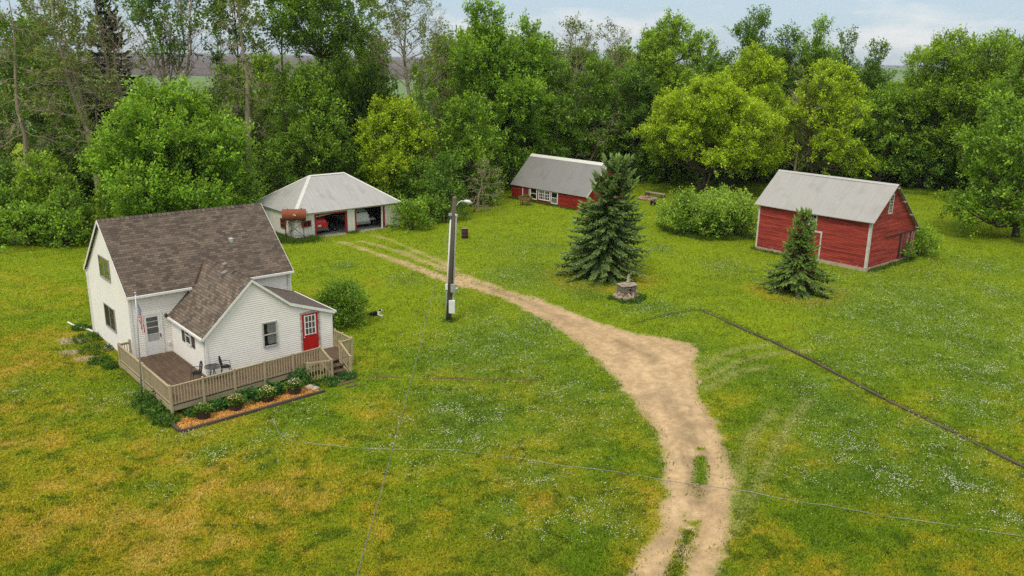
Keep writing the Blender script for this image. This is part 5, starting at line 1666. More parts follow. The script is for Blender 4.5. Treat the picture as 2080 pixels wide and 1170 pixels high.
# --- centre and right
T(80, 'round_tree', 'wide rounded green tree on the skyline right of the bare brown crowns', 1368, 110, 113, 30, 100, .25, shape='round', pal='lime', nl=44, lr=.21, per=6.5, leaf=.29, up_=.6, trunk=.26)
T(81, 'boxelder_tree', 'wide yellow green tree with several leaning stems left of the barn roof', 1436, 280, 97.5, 158, 132, .30, shape='dome', pal='yellow', nl=70, lr=.165, per=9, leaf=.24, n=10, up_=.45, slen=.55, trunk=.18, multi=4, squash=.75, drop=.10)
T(82, 'boxelder_tree', 'yellow green crown rising behind the wide multi stemmed one', 1530, 170, 106, 98, 92, .35, shape='dome', pal='yellow', nl=44, lr=.20, per=7, leaf=.27, n=9, up_=.5, slen=.6, trunk=.2)
T(83, 'boxelder_tree', 'thinning yellow green tree directly behind the barn roof', 1672, 260, 99, 128, 98, .25, shape='dome', pal='yellow', nl=50, lr=.18, per=8, leaf=.25, n=10, up_=.45, slen=.6, trunk=.2, multi=2, drop=.28)
BT(84, 'dead_tree', 'brown dead limbs showing inside the thinning yellow green tree', 1622, 270, 99.5, 160, 76, 10, zb=.2, n1=18, n2=7, n3=4, up_=.7, leafy=.2, pal='olive', trunk=.2)
for i, (px, Y, top, hw, pal, lab) in enumerate((
        (1532, 121, 18, 58, 'dark', 'tallest dark pointed tree on the skyline above the barn'),
        (1598, 123, 42, 44, 'dark', 'dark pointed tree just right of the tallest skyline one'),
        (1660, 120, 50, 52, 'maple', 'dark rounded tree on the skyline above the barn ridge'),
        (1716, 122, 72, 34, 'dark', 'slim dark tree right of the rounded skyline tree'),
        (1776, 119, 92, 46, 'dark', 'dark tree left of the gap in the right skyline'),
        (1470, 123, 100, 30, 'dark', 'small dark tree in the dip of the skyline'))):
    T(90 + i, 'skyline_tree', lab, px, top + 70, Y, top, hw, .12, shape='ovate', pal=pal, nl=26, lr=.28, per=6.0, leaf=.30, n=11, up_=1.5, slen=1.5, trunk=.22, group='dark trees on the skyline behind the barn')
T(96, 'leafy_tree', 'dull green tree below the gap in the right skyline', 1802, 240, 106, 165, 62, .08, shape='ovate', pal='maple', nl=20, lr=.32, per=6.5, leaf=.29, trunk=.2)
T(97, 'big_tree', 'large green tree right of the gap in the skyline', 1912, 170, 106, 62, 92, .15, shape='round', pal='lime', nl=46, lr=.20, per=7, leaf=.28, up_=.7, slen=.9, trunk=.28)
T(98, 'big_tree', 'large green tree at the top right behind the overhanging tree', 2010, 160, 103, 58, 90, .12, shape='round', pal='lime', nl=46, lr=.20, per=7, leaf=.28, up_=.7, slen=.9, trunk=.28)
T(99, 'big_tree', 'deep green tree at the top right corner of the photo', 2085, 190, 96, 80, 90, .1, shape='round', pal='maple', nl=42, lr=.21, per=7, leaf=.28, up_=.6, trunk=.26)
T(100, 'leafy_tree', 'shady green tree below the large trees right of the barn', 1875, 290, 107, 215, 85, .05, shape='dome', pal='dark', nl=24, lr=.28, per=6.5, leaf=.28, trunk=.2)
T(101, 'leafy_tree', 'shady green tree at the lawn edge near the right border', 1985, 300, 104, 210, 70, .05, shape='dome', pal='dark', nl=22, lr=.30, per=6.5, leaf=.28, trunk=.2)
# tree reaching into the lawn from the right edge: hand-placed boughs
loc, H, Rr = place(2090, 330, 76, 200, 150)
lb = []
rs_ = np.random.RandomState(9)
for i in range(46):
    a = rs_.uniform(math.pi * .45, math.pi * 1.6); t = rs_.uniform(.04, 1)
    rad = Rr * (.25 + .70 * rs_.rand()) * (1.0 if t < .65 else 1.25 - t * .5)
    lb.append((math.cos(a) * rad, math.sin(a) * rad * .8, 1.0 + (H - 2.0) * t, Rr * rs_.uniform(.14, .24)))
make_tree('overhanging_tree', 'tree at the right edge with boughs sweeping down over the lawn', 'tree', loc, tree_parts(102, H, Rr, 1.0, pal='maple', per=5.6, leaf=.28, up_=.35, slen=.6, trunk=.3, lobes=lb, hang=.25, squash=.7, drop=.15), None, mBark)

# --- dark understorey along the back edge of the lawn and a dense rear rank
US = [(150, 87, 300, 80), (255, 89, 285, 70), (440, 87, 262, 60), (530, 90, 265, 60), (600, 95, 240, 60), (720, 96, 190, 60), (760, 97, 160, 55), (690, 98, 165, 50),
      (925, 88, 300, 46), (1065, 106, 300, 50), (1130, 112, 225, 56), (1215, 113, 225, 60), (1290, 112, 270, 56), (1350, 111, 250, 60), (1420, 112, 240, 66), (1500, 112, 235, 66), (1580, 112, 240, 66),
      (1660, 112, 240, 66), (1730, 111, 250, 66), (1790, 111, 262, 60), (1845, 111, 262, 60), (1925, 109, 275, 66), (2010, 108, 265, 66), (2085, 104, 250, 70)]
arch = []
for k, pal in enumerate(('deep', 'mid', 'dark')):
    (V, F, C), mb = tree_parts(200 + k, 6, 3.0, .1, shape='dome', pal=pal, nl=24, lr=.30, per=6.5, leaf=.30, n=9, trunk=.1, multi=2)
    arch.append((np_mesh('crown', V, F, C), mb))
def arch_copy(A_, name, label, cat, loc, sx, sz, rz, group, cache={}):
    me, mb = A_
    t = thing(name, label, cat, loc, rz, group)
    np_obj('crown', me, mLeaf, t)
    if id(mb) not in cache:
        cache[id(mb)] = mb.build('trunk', mBark, t, True).data
    else: np_obj('trunk', cache[id(mb)], mBark, t)
    t.scale = (sx, sx, sz)
    return t
for i, (px, Y, top, hw) in enumerate(US):
    loc, H, Rr = place(px, (top + 380) / 2, Y, top, hw)
    where = 'behind the left grove trunks' if px < 550 else 'behind the garage' if px < 900 else 'behind the coop' if px < 1300 else 'under the yellow green trees' if px < 1760 else 'under the large trees at the right'
    arch_copy(arch[i % 3], 'understorey_bush', 'dark shaded understorey bush ' + where, 'bush', loc, Rr / 3.0 * 1.1, H / 6.0, i * 1.3, 'dark understorey bushes ' + where)
rear = []
for k, pal in enumerate(('mid', 'mid', 'maple', 'lime')):
    (V, F, C), mb = tree_parts(220 + k, 14, 4.2, 2.0, shape='ovate', pal=pal, nl=28, lr=.28, per=4.5, leaf=.36, n=9, trunk=.22, up_=.9, slen=1.0)
    rear.append((np_mesh('crown', V, F, C), mb))
RR = [(-60, 100, 40, 60), (60, 102, 60, 60), (120, 104, 110, 50), (205, 100, 175, 50), (280, 97, 215, 50), (430, 98, 190, 40), (470, 100, 130, 50), (540, 104, 110, 60), (690, 104, 90, 60), (750, 106, 80, 60), (905, 108, 70, 50), (950, 112, 60, 60),
      (1040, 116, 80, 60), (1100, 118, 86, 60), (1180, 120, 95, 60), (1260, 120, 95, 60), (1330, 120, 80, 60), (1440, 120, 120, 60), (1560, 126, 100, 60), (1640, 126, 110, 60), (1740, 124, 150, 60), (1830, 122, 190, 60), (1860, 118, 150, 50), (1960, 116, 90, 60), (2060, 114, 80, 70), (2170, 104, 90, 90), (2260, 98, 80, 90), (2360, 92, 80, 90), (2450, 84, 90, 90), (-150, 96, 40, 80), (-240, 90, 50, 80), (-330, 84, 60, 80)]
for i, (px, Y, top, hw) in enumerate(RR):
    loc, H, Rr = place(px, top + 70, Y, top, hw)
    where = 'in the left grove' if px < 560 else 'between garage and coop' if px < 1000 else 'behind the coop' if px < 1340 else 'behind the barn' if px < 1800 else 'at the right'
    arch_copy(rear[i % 4], 'rear_tree', 'rear rank tree half hidden by the nearer crowns ' + where, 'tree', loc, Rr / 4.2 * 1.1, H / 14.0, i * 1.7, 'rear rank trees ' + where)

# --- yard conifers and shrubs
p = gz(1222, 562); top_ = pt(1258, 320, p.y + .4)
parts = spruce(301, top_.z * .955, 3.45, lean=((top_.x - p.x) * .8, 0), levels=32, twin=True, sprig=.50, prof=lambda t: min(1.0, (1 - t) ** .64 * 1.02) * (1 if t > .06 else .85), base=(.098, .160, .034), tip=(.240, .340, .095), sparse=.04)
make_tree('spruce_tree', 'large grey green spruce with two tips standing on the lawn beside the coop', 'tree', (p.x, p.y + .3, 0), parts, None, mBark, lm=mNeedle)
p = gz(1614, 592); top_ = pt(1630, 426, p.y)
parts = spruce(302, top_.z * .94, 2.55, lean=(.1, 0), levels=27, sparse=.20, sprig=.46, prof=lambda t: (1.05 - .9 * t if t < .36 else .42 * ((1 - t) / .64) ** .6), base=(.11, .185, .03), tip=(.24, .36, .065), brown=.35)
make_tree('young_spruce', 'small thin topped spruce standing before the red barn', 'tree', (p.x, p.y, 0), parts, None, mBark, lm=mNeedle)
for i, (px, py, Y, top, hw, lab) in enumerate(((1384, 450, 75.2, 413, 46, 'left end of the tall lilac hedge between spruce and barn'), (1440, 450, 73.8, 417, 50, 'middle bush of the tall lilac hedge between spruce and barn'), (1502, 455, 74.2, 421, 46, 'right end of the tall lilac hedge next to the barn corner'), (1462, 420, 78, 406, 56, 'rear bush of the tall lilac hedge'))):
    T(310 + i, 'lilac_bush', lab, px, py, Y, top, hw, .0, shape='dome', pal='lilac', nl=18, lr=.30, per=9, leaf=.21, n=12, up_=1.2, slen=1.0, trunk=.04, multi=3, group='lilac bushes of the hedge')
p = (Matrix.Rotation(R(HA), 4, 'Z') @ Vector((11.55, -.1, 0)))
make_tree('yew_bush', 'rounded dark evergreen bush at the right corner of the white house', 'bush', (HX + p.x, HY + p.y, 0), tree_parts(330, 2.25, 1.35, .02, shape='dome', pal='mid', nl=20, lr=.36, per=34, leaf=.17, n=8, up_=1.0, slen=.42, trunk=.04, multi=3, aspect=.35), None, mBark)
p = gz(1872, 522)
make_tree('barn_bush', 'small green bush growing by the weathered sliding door of the barn', 'bush', (p.x, p.y + .5, 0), tree_parts(331, 1.6, 1.15, .02, shape='dome', pal='maple', nl=12, lr=.40, per=16, leaf=.20, trunk=.03, multi=3), None, mBark)
p = gz(1832, 528)
make_tree('barn_bush', 'weedy sapling pushing up at the bottom of the barn sliding door', 'bush', (p.x, p.y, 0), tree_parts(332, 1.2, .55, .02, shape='dome', pal='mid', nl=6, lr=.5, per=18, leaf=.18, trunk=.02), None, mBark)
# ================================================================ YARD THINGS
def hw_(u, v, z=0.0):
    c, s = math.cos(R(HA)), math.sin(R(HA))
    return (HX + u * c - v * s, HY + u * s + v * c, z)
def rock(mb, c, size, seed, sub=2):
    rr_ = random.Random(seed)
    bm = bmesh.new(); bmesh.ops.create_icosphere(bm, subdivisions=sub, radius=1)
    ph = [rr_.uniform(0, 6.28) for _ in range(6)]
    vs = []
    for v in bm.verts:
        k = 1 + .16 * math.sin(v.co.x * 2.7 + ph[0]) + .13 * math.sin(v.co.y * 3.1 + ph[1]) + .12 * math.sin(v.co.z * 3.7 + ph[2]) + .07 * math.sin(v.co.x * 6 + v.co.y * 5 + ph[3])
        vs.append((c[0] + v.co.x * k * size[0], c[1] + v.co.y * k * size[1], c[2] + v.co.z * k * size[2]))
    fs = [[x.index for x in f.verts] for f in bm.faces]
    bm.free()
    return mb.add(vs, fs)

# ---- light pole with service gear and the overhead wire
b0 = gz(911.4, 652); tp = pt(923.4, 404.4, b0.y)
pole = thing('light_pole', 'dark wooden utility pole with white conduits, meter boxes and a lamp arm beside the driveway', 'utility pole', b0)
dv = Vector((tp.x - b0.x, 0, tp.z)); PH = tp.z
ax = lambda z, ox=0.0, oy=0.0: (dv.x * z / PH + ox, oy, z)
MB().tube([ax(-.2), ax(PH * .5), ax(PH)], [.155, .135, .115], 14).build('post', mPole, pole, True)
MB().tube([ax(.1, -.20, -.06), ax(PH - 1.2, -.17, -.06)], .045, 8).build('conduit', mWhitePipe, pole, True)
MB().tube([ax(1.0, .20, -.06), ax(PH - 1.0, .15, -.06), ax(PH - .85, .12, -.12)], .042, 8).build('conduit', mWhitePipe, pole, True)
MB().obox(ax(.95, .16, -.17), (.36, .18, .80)).build('meter_box', mWhitePipe, pole, False, .02)
MB().obox(ax(2.1, .18, -.17), (.30, .16, .50)).lathe([(.11, 0), (.11, .10), (.06, .13)], 12, ax(2.02, .40, -.17)).build('meter_box', mSteel, pole, False, .02)
MB().obox(ax(2.15, -.22, -.12), (.16, .12, .34)).build('switch_box', mWhitePipe, pole, False, .02)
MB().obox(ax(PH - .95, .17, -.04), (.16, .14, .14)).obox(ax(PH - .9, -.20, -.04), (.2, .14, .14)).build('bracket', mSteel, pole)
MB().lathe([(.125, 0), (.13, .12), (.06, .16)], 10, ax(PH - .01)).build('pole_cap', M('weathered_cap', (.26, .16, .10), (.15, .10, .07), 6, .8), pole)
arm = [ax(PH - .42, .1), ax(PH - .20, .24), ax(PH - .10, .40), ax(PH - .11, .56)]
MB().tube(arm, .028, 8).build('lamp_arm', mWhitePipe, pole, True)
m = MB(); lx, ly, lz = ax(PH - .12, .54)
m.tube([(lx, ly, lz), (lx + .10, ly, lz + .01), (lx + .30, ly, lz - .02), (lx + .44, ly, lz - .05)], [.035, .085, .10, .03], 10)
m.build('lamp_head', mWhitePipe, pole, True)
MB().tube([(lx + .14, ly, lz - .05), (lx + .34, ly, lz - .09), (lx + .50, ly, lz - .09)], [.05, .09, .03], 10).build('lamp_lens', mCurtain, pole, True)
# overhead wire: a plumb plane from the pole head to a point high over the road behind the camera
A_ = Vector((b0.x + dv.x * .93 - .12, b0.y - .1, PH * .93)); E_ = pt(725, 1170, 13.0)
nx_, ny_ = -(E_.y - A_.y), (E_.x - A_.x)
wp = [A_]
for q in ((905, 500), (880, 590), (868, 640), (848, 722), (824, 815), (800, 905), (765, 1030), (725, 1170)):
    d = ray(*q); k = (A_.x * nx_ + A_.y * ny_) / (d.x * nx_ + d.y * ny_)
    wp.append(Vector((d.x * k, d.y * k, CAMH + d.z * k)))
ext = wp[-1] - wp[-2]
wp += [wp[-1] + ext * 1.0, wp[-1] + ext * 3]
zz = np.array([w_.z for w_ in wp])
cf = np.polyfit(np.linspace(0, 1, len(wp)), zz, 2) if False else None
wm = M('wire', (.17, .16, .15), (.12, .115, .11), 2, .6)
tag(MB().tube(wp, .009, 5).build('overhead_wire', wm), 'thin grey overhead wire sweeping down from the light pole across the lawn', 'wire')

# ---- flagpole and hanging flag
fb = Vector(hw_(-1.14, -4.49)); ft = pt(275, 598, fb.y)
fp = thing('flagpole', 'thin grey metal flagpole standing at the left side of the deck', 'flagpole', fb)
fx = (ft.x - fb.x)
MB().tube([(0, 0, -.1), (fx * .5, 0, ft.z * .5), (fx, 0, ft.z)], [.045, .038, .028], 10).build('pole', mSteel, fp, True)
MB().lathe([(.01, 0), (.05, .03), (.055, .07), (.03, .11), (.005, .12)], 10, (fx, 0, ft.z)).build('finial', mSteel, fp, True)
nh, nf = 39, 76
V, C = [], []
hoist, fly = .92, 1.5
zt = ft.z - .28
rs2 = np.random.RandomState(4)
for i in range(nf + 1):
    for j in range(nh + 1):
        t = i / nf; s = j / nh
        # limp cloth: the fly end drops and gathers into folds
        drop_ = hoist * s * (1 - .52 * t) + fly * .80 * t * (1 - .10 * s)
        outx = .05 + .30 * t * (1 - .45 * t) + .10 * s * t
        fold = .075 * math.sin(s * 9 + t * 2.2) * min(1, t * 3) + .035 * math.sin(s * 17 + 1) * t
        frac = 1 - drop_ / ft.z * .2
        V.append((fx * (1 - drop_ / ft.z) + outx + fold * .35, fold - .06 * t, zt - drop_))
F, FC = [], []
for i in range(nf):
    for j in range(nh):
        a = i * (nh + 1) + j
        F.append((a, a + 1, a + nh + 2, a + nh + 1))
        t = (i + .5) / nf; s = (j + .5) / nh
        st_ = int(s * 13)
        col = (.50, .022, .030) if st_ % 2 == 0 else (.74, .71, .67)
        if t < .40 and s < 7 / 13:
            col = (.022, .030, .11)
            r_ = s / (7 / 13) * 9; c_ = t / .40 * 11
            ri, ci = round(r_ - .5), round(c_ - .5)
            if (ri + ci) % 2 == 0 and abs(r_ - .5 - ri) < .42 and abs(c_ - .5 - ci) < .42: col = (.72, .72, .74)
        FC.append(col)
me = bpy.data.meshes.new('flag'); me.from_pydata(V, [], F)
at_ = me.color_attributes.new('Col', 'FLOAT_COLOR', 'CORNER')
at_.data.foreach_set('color', np.repeat(np.concatenate([np.array(FC), np.ones((len(FC), 1))], 1), 4, 0).astype(np.float32).ravel())
fg = np_obj('flag', me, m_attr('flag_cloth', .8, 20, .92, 1.08, 0)); fg.location = fb
tag(fg, 'stars and stripes flag hanging limp from the flagpole', 'flag')

# ---- patio set
ch = thing('patio_chair', 'black cast iron patio chair left of the small table on the deck', 'chair', hw_(1.22, -4.95, DK), R(HA - 95), 'patio chairs')
def patio_chair_parts(t):
    m = MB()   # local: seat faces -y
    m.tube([(.22 * math.cos(a), .20 * math.sin(a), .44) for a in np.linspace(0, 2 * math.pi, 17)], .016, 6)
    for q in range(-4, 5):
        h_ = math.sqrt(max(0, 1 - (q / 5) ** 2)); m.beam((q * .044, -.19 * h_, .44), (q * .044, .19 * h_, .44), .016, .012)
    for q in range(-3, 4): m.beam((-.20 * math.sqrt(1 - (q / 4.5) ** 2), q * .045, .441), (.20 * math.sqrt(1 - (q / 4.5) ** 2), q * .045, .441), .012, .012)
    m.build('seat', mBlackMetal, t)
    for sx in (-1, 1):
        for y0, y1 in ((-.17, -.24), (.16, .25)):
            MB().tube([(sx * .17, y0, .44), (sx * .19, (y0 + y1) / 2, .22), (sx * .22, y1, 0)], [.018, .014, .018], 6).build('leg', mBlackMetal, t)
        MB().tube([(sx * .19, .19, .66), (sx * .27, .05, .66), (sx * .27, -.15, .64), (sx * .22, -.17, .44)], .015, 6).build('armrest', mBlackMetal, t)
    m = MB()
    m.tube([(-.18, .18, .44), (-.21, .22, .66), (-.20, .26, .86), (-.10, .28, .96), (0, .285, .985), (.10, .28, .96), (.20, .26, .86), (.21, .22, .66), (.18, .18, .44)], .017, 6)
    for q in range(-3, 4): m.tube([(q * .05, .19, .47), (q * .05 + .03 * (-1) ** q, .22, .62), (q * .05 - .03 * (-1) ** q, .25, .78), (q * .045, .275, .93)], .010, 5)
    for z_ in (.56, .68, .80, .88): m.tube([(-.19, .19 + (z_ - .44) * .17, z_), (-.06, .2 + (z_ - .44) * .17, z_ + .03), (.06, .2 + (z_ - .44) * .17, z_ - .03), (.19, .19 + (z_ - .44) * .17, z_)], .010, 5)
    m.build('backrest', mBlackMetal, t)
patio_chair_parts(ch)
c2 = copy_tree(ch)
c2.location = hw_(2.62, -4.98, DK); c2.rotation_euler = (0, 0, R(HA + 60))
c2['label'] = 'black cast iron patio chair right of the small table, against the house wall'
tb = thing('patio_table', 'small round cast iron patio table between two chairs on the deck', 'table', hw_(1.93, -5.15, DK), R(HA))
m = MB()
m.tube([(.36 * math.cos(a), .36 * math.sin(a), .66) for a in np.linspace(0, 2 * math.pi, 25)], .018, 6)
for r_ in (.27, .18, .08): m.tube([(r_ * math.cos(a), r_ * math.sin(a), .662) for a in np.linspace(0, 2 * math.pi, 19)], .022, 5)
for k in range(12):
    a = k * math.pi / 6; m.beam((.05 * math.cos(a), .05 * math.sin(a), .66), (.35 * math.cos(a + .25), .35 * math.sin(a + .25), .66), .028, .012)
m.build('tabletop', M('worn_iron', (.11, .11, .105), (.05, .05, .05), 12, .5, 0, 1, (1, 1, 1), .3), tb)
for k in range(3):
    a = k * 2.1 + .4
    MB().tube([(.06 * math.cos(a), .06 * math.sin(a), .65), (.10 * math.cos(a), .10 * math.sin(a), .38), (.13 * math.cos(a), .13 * math.sin(a), .22), (.27 * math.cos(a), .27 * math.sin(a), 0)], .018, 6).build('leg', mBlackMetal, tb)

# ---- mulch bed with half-barrel planters
bed = thing('flower_bed', 'orange wood chip bed edged with dark timbers along the deck front', 'flower bed', (HX, HY, 0), R(HA))
m = MB(); m.beam((-.98, -8.72, .05), (2.4, -8.66, .06), .13, .14); m.beam((2.42, -8.64, .05), (5.85, -8.52, .05), .13, .14); m.beam((-.95, -8.64, .06), (-.98, -7.45, .05), .16, .14)
m.build('timber_border', mTimber, bed)
g = G('mulch')
v_ = g.coord('Object')
vo = g.n('ShaderNodeTexVoronoi', {'Vector': g.n('ShaderNodeMapping', {'Vector': v_, 'Scale': (14, 26, 10)}).outputs[0], 'Scale': 1.0})
cc = g.ramp(vo.outputs['Color'], [(.15, (.30, .115, .022)), (.5, (.50, .23, .050)), (.85, (.66, .36, .11))])
mMulch = g.end(g.bsdf(cc, .9, 0, g.bump(vo.outputs['Distance'], .9, .04), .1))
m = MB(); nx_, ny_ = 60, 12
vs = []
for i in range(nx_ + 1):
    for j in range(ny_ + 1):
        u = -.90 + 6.62 * i / nx_; lo = -8.62 + .11 * i / nx_; v = lo + (1.17) * j / ny_
        edge = min(i, nx_ - i) / 6; edge = min(1, edge, j / 2, (ny_ - j) / 2)
        vs.append((u, v, .012 + .05 * edge + .025 * edge * (vnoise(u, v, .22, 3) - .5)))
m.add(vs, [(i * (ny_ + 1) + j, (i + 1) * (ny_ + 1) + j, (i + 1) * (ny_ + 1) + j + 1, i * (ny_ + 1) + j + 1) for i in range(nx_) for j in range(ny_)])
m.build('mulch', mMulch, bed, True)
# loose chips
rs3 = np.random.RandomState(5); n = 2600
cu, cv = rs3.uniform(-.85, 5.65, n), None
cv = -8.56 + .11 * (cu + .9) / 6.6 + rs3.rand(n) * 1.05
a = rs3.rand(n) * 6.28; l_ = .02 + .03 * rs3.rand(n); w_ = .010 + .008 * rs3.rand(n); z_ = .060 + .03 * rs3.rand(n); ti_ = rs3.randn(n) * .02
dx, dy = np.cos(a), np.sin(a)
q = [np.stack([cu + dx * l_ * sa - dy * w_ * sb, cv + dy * l_ * sa + dx * w_ * sb, z_ + ti_ * sa], 1) for sa, sb in ((-1, -1), (1, -1), (1, 1), (-1, 1))]
V = np.stack(q, 1).reshape(-1, 3); F = np.arange(4 * n).reshape(-1, 4)
C = np.repeat(np.array((.52, .25, .06)) * (.6 + .9 * rs3.rand(n))[:, None], 4, 0)
o = np_obj('wood_chips', np_mesh('wood_chips', V, F, C), m_attr('chips', .9, 20, .9, 1.1, 0), bed); o['kind'] = 'stuff'
MB_ = MB(); rock(MB_, (5.62, -8.0, .08), (.22, .16, .10), 3); rock(MB_, (5.50, -7.72, .08), (.24, .18, .10), 4)
mStone = M('limestone', (.42, .36, .27), (.27, .225, .165), 5, .9, .3, 22)
MB_.build('border_stone', mStone, bed)
mBarrel = m_wood('barrel_staves', (.075, .052, .037), (.045, .031, .024), 2)
pl0 = thing('barrel_planter', 'half barrel planter with green leaves nearest the deck corner', 'planter', hw_(.32, -7.95, .05), 0, 'half barrel planters on the mulch')
m = MB()
nb = 20
for k in range(nb):
    a0 = 2 * math.pi * k / nb + .012; a1 = 2 * math.pi * (k + 1) / nb - .012
    prof = [(.255, 0), (.295, .14), (.315, .28), (.318, .38)]
    vs = []
    for r_, z_ in prof: vs += [(r_ * math.cos(a0), r_ * math.sin(a0), z_), (r_ * math.cos(a1), r_ * math.sin(a1), z_)]
    for r_, z_ in prof[::-1]: vs += [((r_ - .03) * math.cos(a0), (r_ - .03) * math.sin(a0), z_), ((r_ - .03) * math.cos(a1), (r_ - .03) * math.sin(a1), z_)]
    m.add(vs, [(i * 2, i * 2 + 1, i * 2 + 3, i * 2 + 2) for i in range(7)])
m.build('barrel', mBarrel, pl0)
for z_, r_ in ((.08, .279), (.27, .314)):
    MB().lathe([(r_ - .006, 0), (r_ + .008, .002), (r_ + .012, .042), (r_ - .004, .045)], 24, (0, 0, z_)).build('hoop', mRustDark, pl0)
MB().lathe([(.30, .33), (.28, .345), (.05, .37)], 16).build('soil', mVoid, pl0)
def flowers(seed, R_, z, n, cols):
    rs = np.random.RandomState(seed)
    a = rs.rand(n) * 6.28; r_ = R_ * np.sqrt(rs.rand(n)); P = np.stack([np.cos(a) * r_, np.sin(a) * r_, z + .22 * (1 - (r_ / R_) ** 2) * rs.rand(n) + .04], 1)
    V = []; s_ = .022 + .014 * rs.rand(n)
    for k in range(6): V.append(P + np.stack([np.cos(k * math.pi / 3) * s_, np.sin(k * math.pi / 3) * s_, rs.randn(n) * .008], 1))
    V = np.stack(V, 1).reshape(-1, 3); F = np.arange(6 * n).reshape(-1, 6)
    C = np.repeat(np.array(cols)[rs.randint(len(cols), size=n)] * (.8 + .4 * rs.rand(n))[:, None], 6, 0)
    return V, F, C
def fill(t, seed, R_, H_, nf_, cols):
    V, F, C = leaf_patch(seed, R_, H_, 130, .11, (.06, .14, .016), (.16, .27, .03), .55, 6); V[:, 2] += .34
    np_obj('foliage', np_mesh('foliage', V, F, C), mLeaf, t)
    np_obj('flowers', np_mesh('flowers', *flowers(seed + 1, R_ * .95, .36 + H_ * .5, nf_, cols)), mBlade, t)
yl = (.72, .50, .10); pk = (.60, .20, .30); cr = (.74, .66, .42); or_ = (.62, .26, .05)
locs = [(1.75, -7.98), (3.27, -7.93), (4.62, -7.92)]
labs = ['half barrel planter with tall yellow and pink flowers, second from the deck corner', 'half barrel planter with pale yellow flowers, third from the deck corner', 'half barrel planter with cream flowers nearest the deck steps']
pls = [pl0]
for i in range(3):
    c = copy_tree(pl0); c.location = hw_(*locs[i], .05); c.rotation_euler = (0, 0, .7 * i + .3); c['label'] = labs[i]; pls.append(c)
fill(pl0, 51, .36, .22, 22, [cr, (.30, .42, .08)]); fill(pls[1], 52, .33, .36, 60, [yl, pk, cr]); fill(pls[2], 53, .36, .28, 60, [cr, yl]); fill(pls[3], 54, .34, .36, 55, [cr, pk, (.70, .68, .60)])

gp = 'plants growing against the deck front'
hosta = ((.035, .115, .022), (.085, .205, .045))
for i, (u, v, R_, H_, lf, lab) in enumerate(((1.25, -7.35, .42, .40, .17, 'dark leafy clump between the first and second barrel planters'), (2.55, -7.35, .55, .55, .19, 'broad leafy clump between the second and third barrel planters'), (3.85, -7.25, .46, .55, .19, 'leafy clump between the third and fourth barrel planters'), (.2, -7.30, .42, .30, .13, 'low greenery behind the planter nearest the deck corner'), (5.35, -7.0, .40, .95, .16, 'tall leafy plant left of the picket gate'), (6.4, -7.62, .6, .22, .12, 'low green weeds below the picket gate'), (7.6, -7.55, .5, .18, .10, 'green weeds at the foot of the deck steps'))):
    plant('leafy_plant', lab, 'plant', hw_(u, v, .02), (400 + i, R_, H_, 70, lf, *hosta, .62, 7), gp)
for i, (u, v, R_, H_, lab) in enumerate(((-1.15, -4.85, .40, .75, 'green shrubby weeds around the flagpole foot'), (-1.10, -5.7, .5, .5, 'green weeds below the left deck rail, middle'), (-1.0, -6.55, .55, .45, 'green weeds below the left deck rail near the corner'), (-1.05, -7.35, .5, .30, 'leafy weeds at the left end of the mulch bed'))):
    plant('weed_clump', lab, 'plant', hw_(u, v, .02), (420 + i, R_, H_, 90, .12, (.045, .12, .018), (.11, .22, .03), .5, 7), 'weeds along the left side of the deck')
# stepping boards before the stairs
for i, (px, py, a_, l_) in enumerate(((690, 768, 14, .55), (704, 773, 14, .75), (704, 779, 13, .8), (714, 785, 15, .55), (719, 771, -48, .60))):
    p = gz(px, py); o = MB().box(-l_ / 2, l_ / 2, -.07, .07, 0, .04).build('stepping_board', mDeckBoard); o.location = (p.x, p.y, .01); o.rotation_euler = (0, 0, R(a_ + 30))
    tag(o, 'short brown board lying in the grass at the foot of the deck stairs', 'board', 'boards lying before the deck stairs')

# ---- left gable: gravel patch, slab, weeds
gpz = M('gravel', (.44, .35, .25), (.26, .20, .14), 9, .95, .7, 30)
for i, (px, py, hw1) in enumerate(((150, 692, .95), (142, 716, .6), (180, 728, .7))):
    p = gz(px, py)
    m = MB(); rr_ = random.Random(i + 60); k = 22
    ring = [(hw1 * rr_.uniform(.75, 1.2) * math.cos(2 * math.pi * j / k), hw1 * .6 * rr_.uniform(.75, 1.2) * math.sin(2 * math.pi * j / k), .008) for j in range(k)]
    m.add(ring, [tuple(range(k))])
    for j in range(90):
        a = rr_.uniform(0, 6.28); q = hw1 * math.sqrt(rr_.random()); s_ = rr_.uniform(.015, .05); rock(m, (q * math.cos(a), q * .6 * math.sin(a), .015), (s_, s_ * .8, s_ * .6), j, 1)
    o = m.build('gravel', gpz); o.location = p; tag(o, ('larger', 'small middle', 'lower')[i] + ' patch of pale gravel left of the house gable', 'gravel', kind='stuff')
for i, (px, py, R_, H_) in enumerate(((178, 690, .75, .28), (196, 712, .8, .30), (205, 735, .55, .22), (165, 668, .5, .18), (228, 745, .45, .2))):
    p = gz(px, py); plant('weed_clump', ('weedy greenery beside the gable, rear', 'weedy greenery beside the gable, middle', 'weedy greenery beside the gable near the deck', 'weedy greenery by the white pipe', 'weedy greenery at the deck corner by the gable')[i], 'plant', (p.x, p.y, .01), (440 + i, R_, H_, 110, .12, (.05, .13, .014), (.12, .22, .02), .4, 7), 'weeds beside the house gable')
o = MB().box(-.45, .45, -.22, .22, 0, .10).build('concrete_slab', mConc); p = gz(222, 706); o.location = (p.x, p.y, 0); o.rotation_euler = (R(6), 0, R(HA + 65)); tag(o, 'tilted pale concrete slab by the house gable', 'slab')

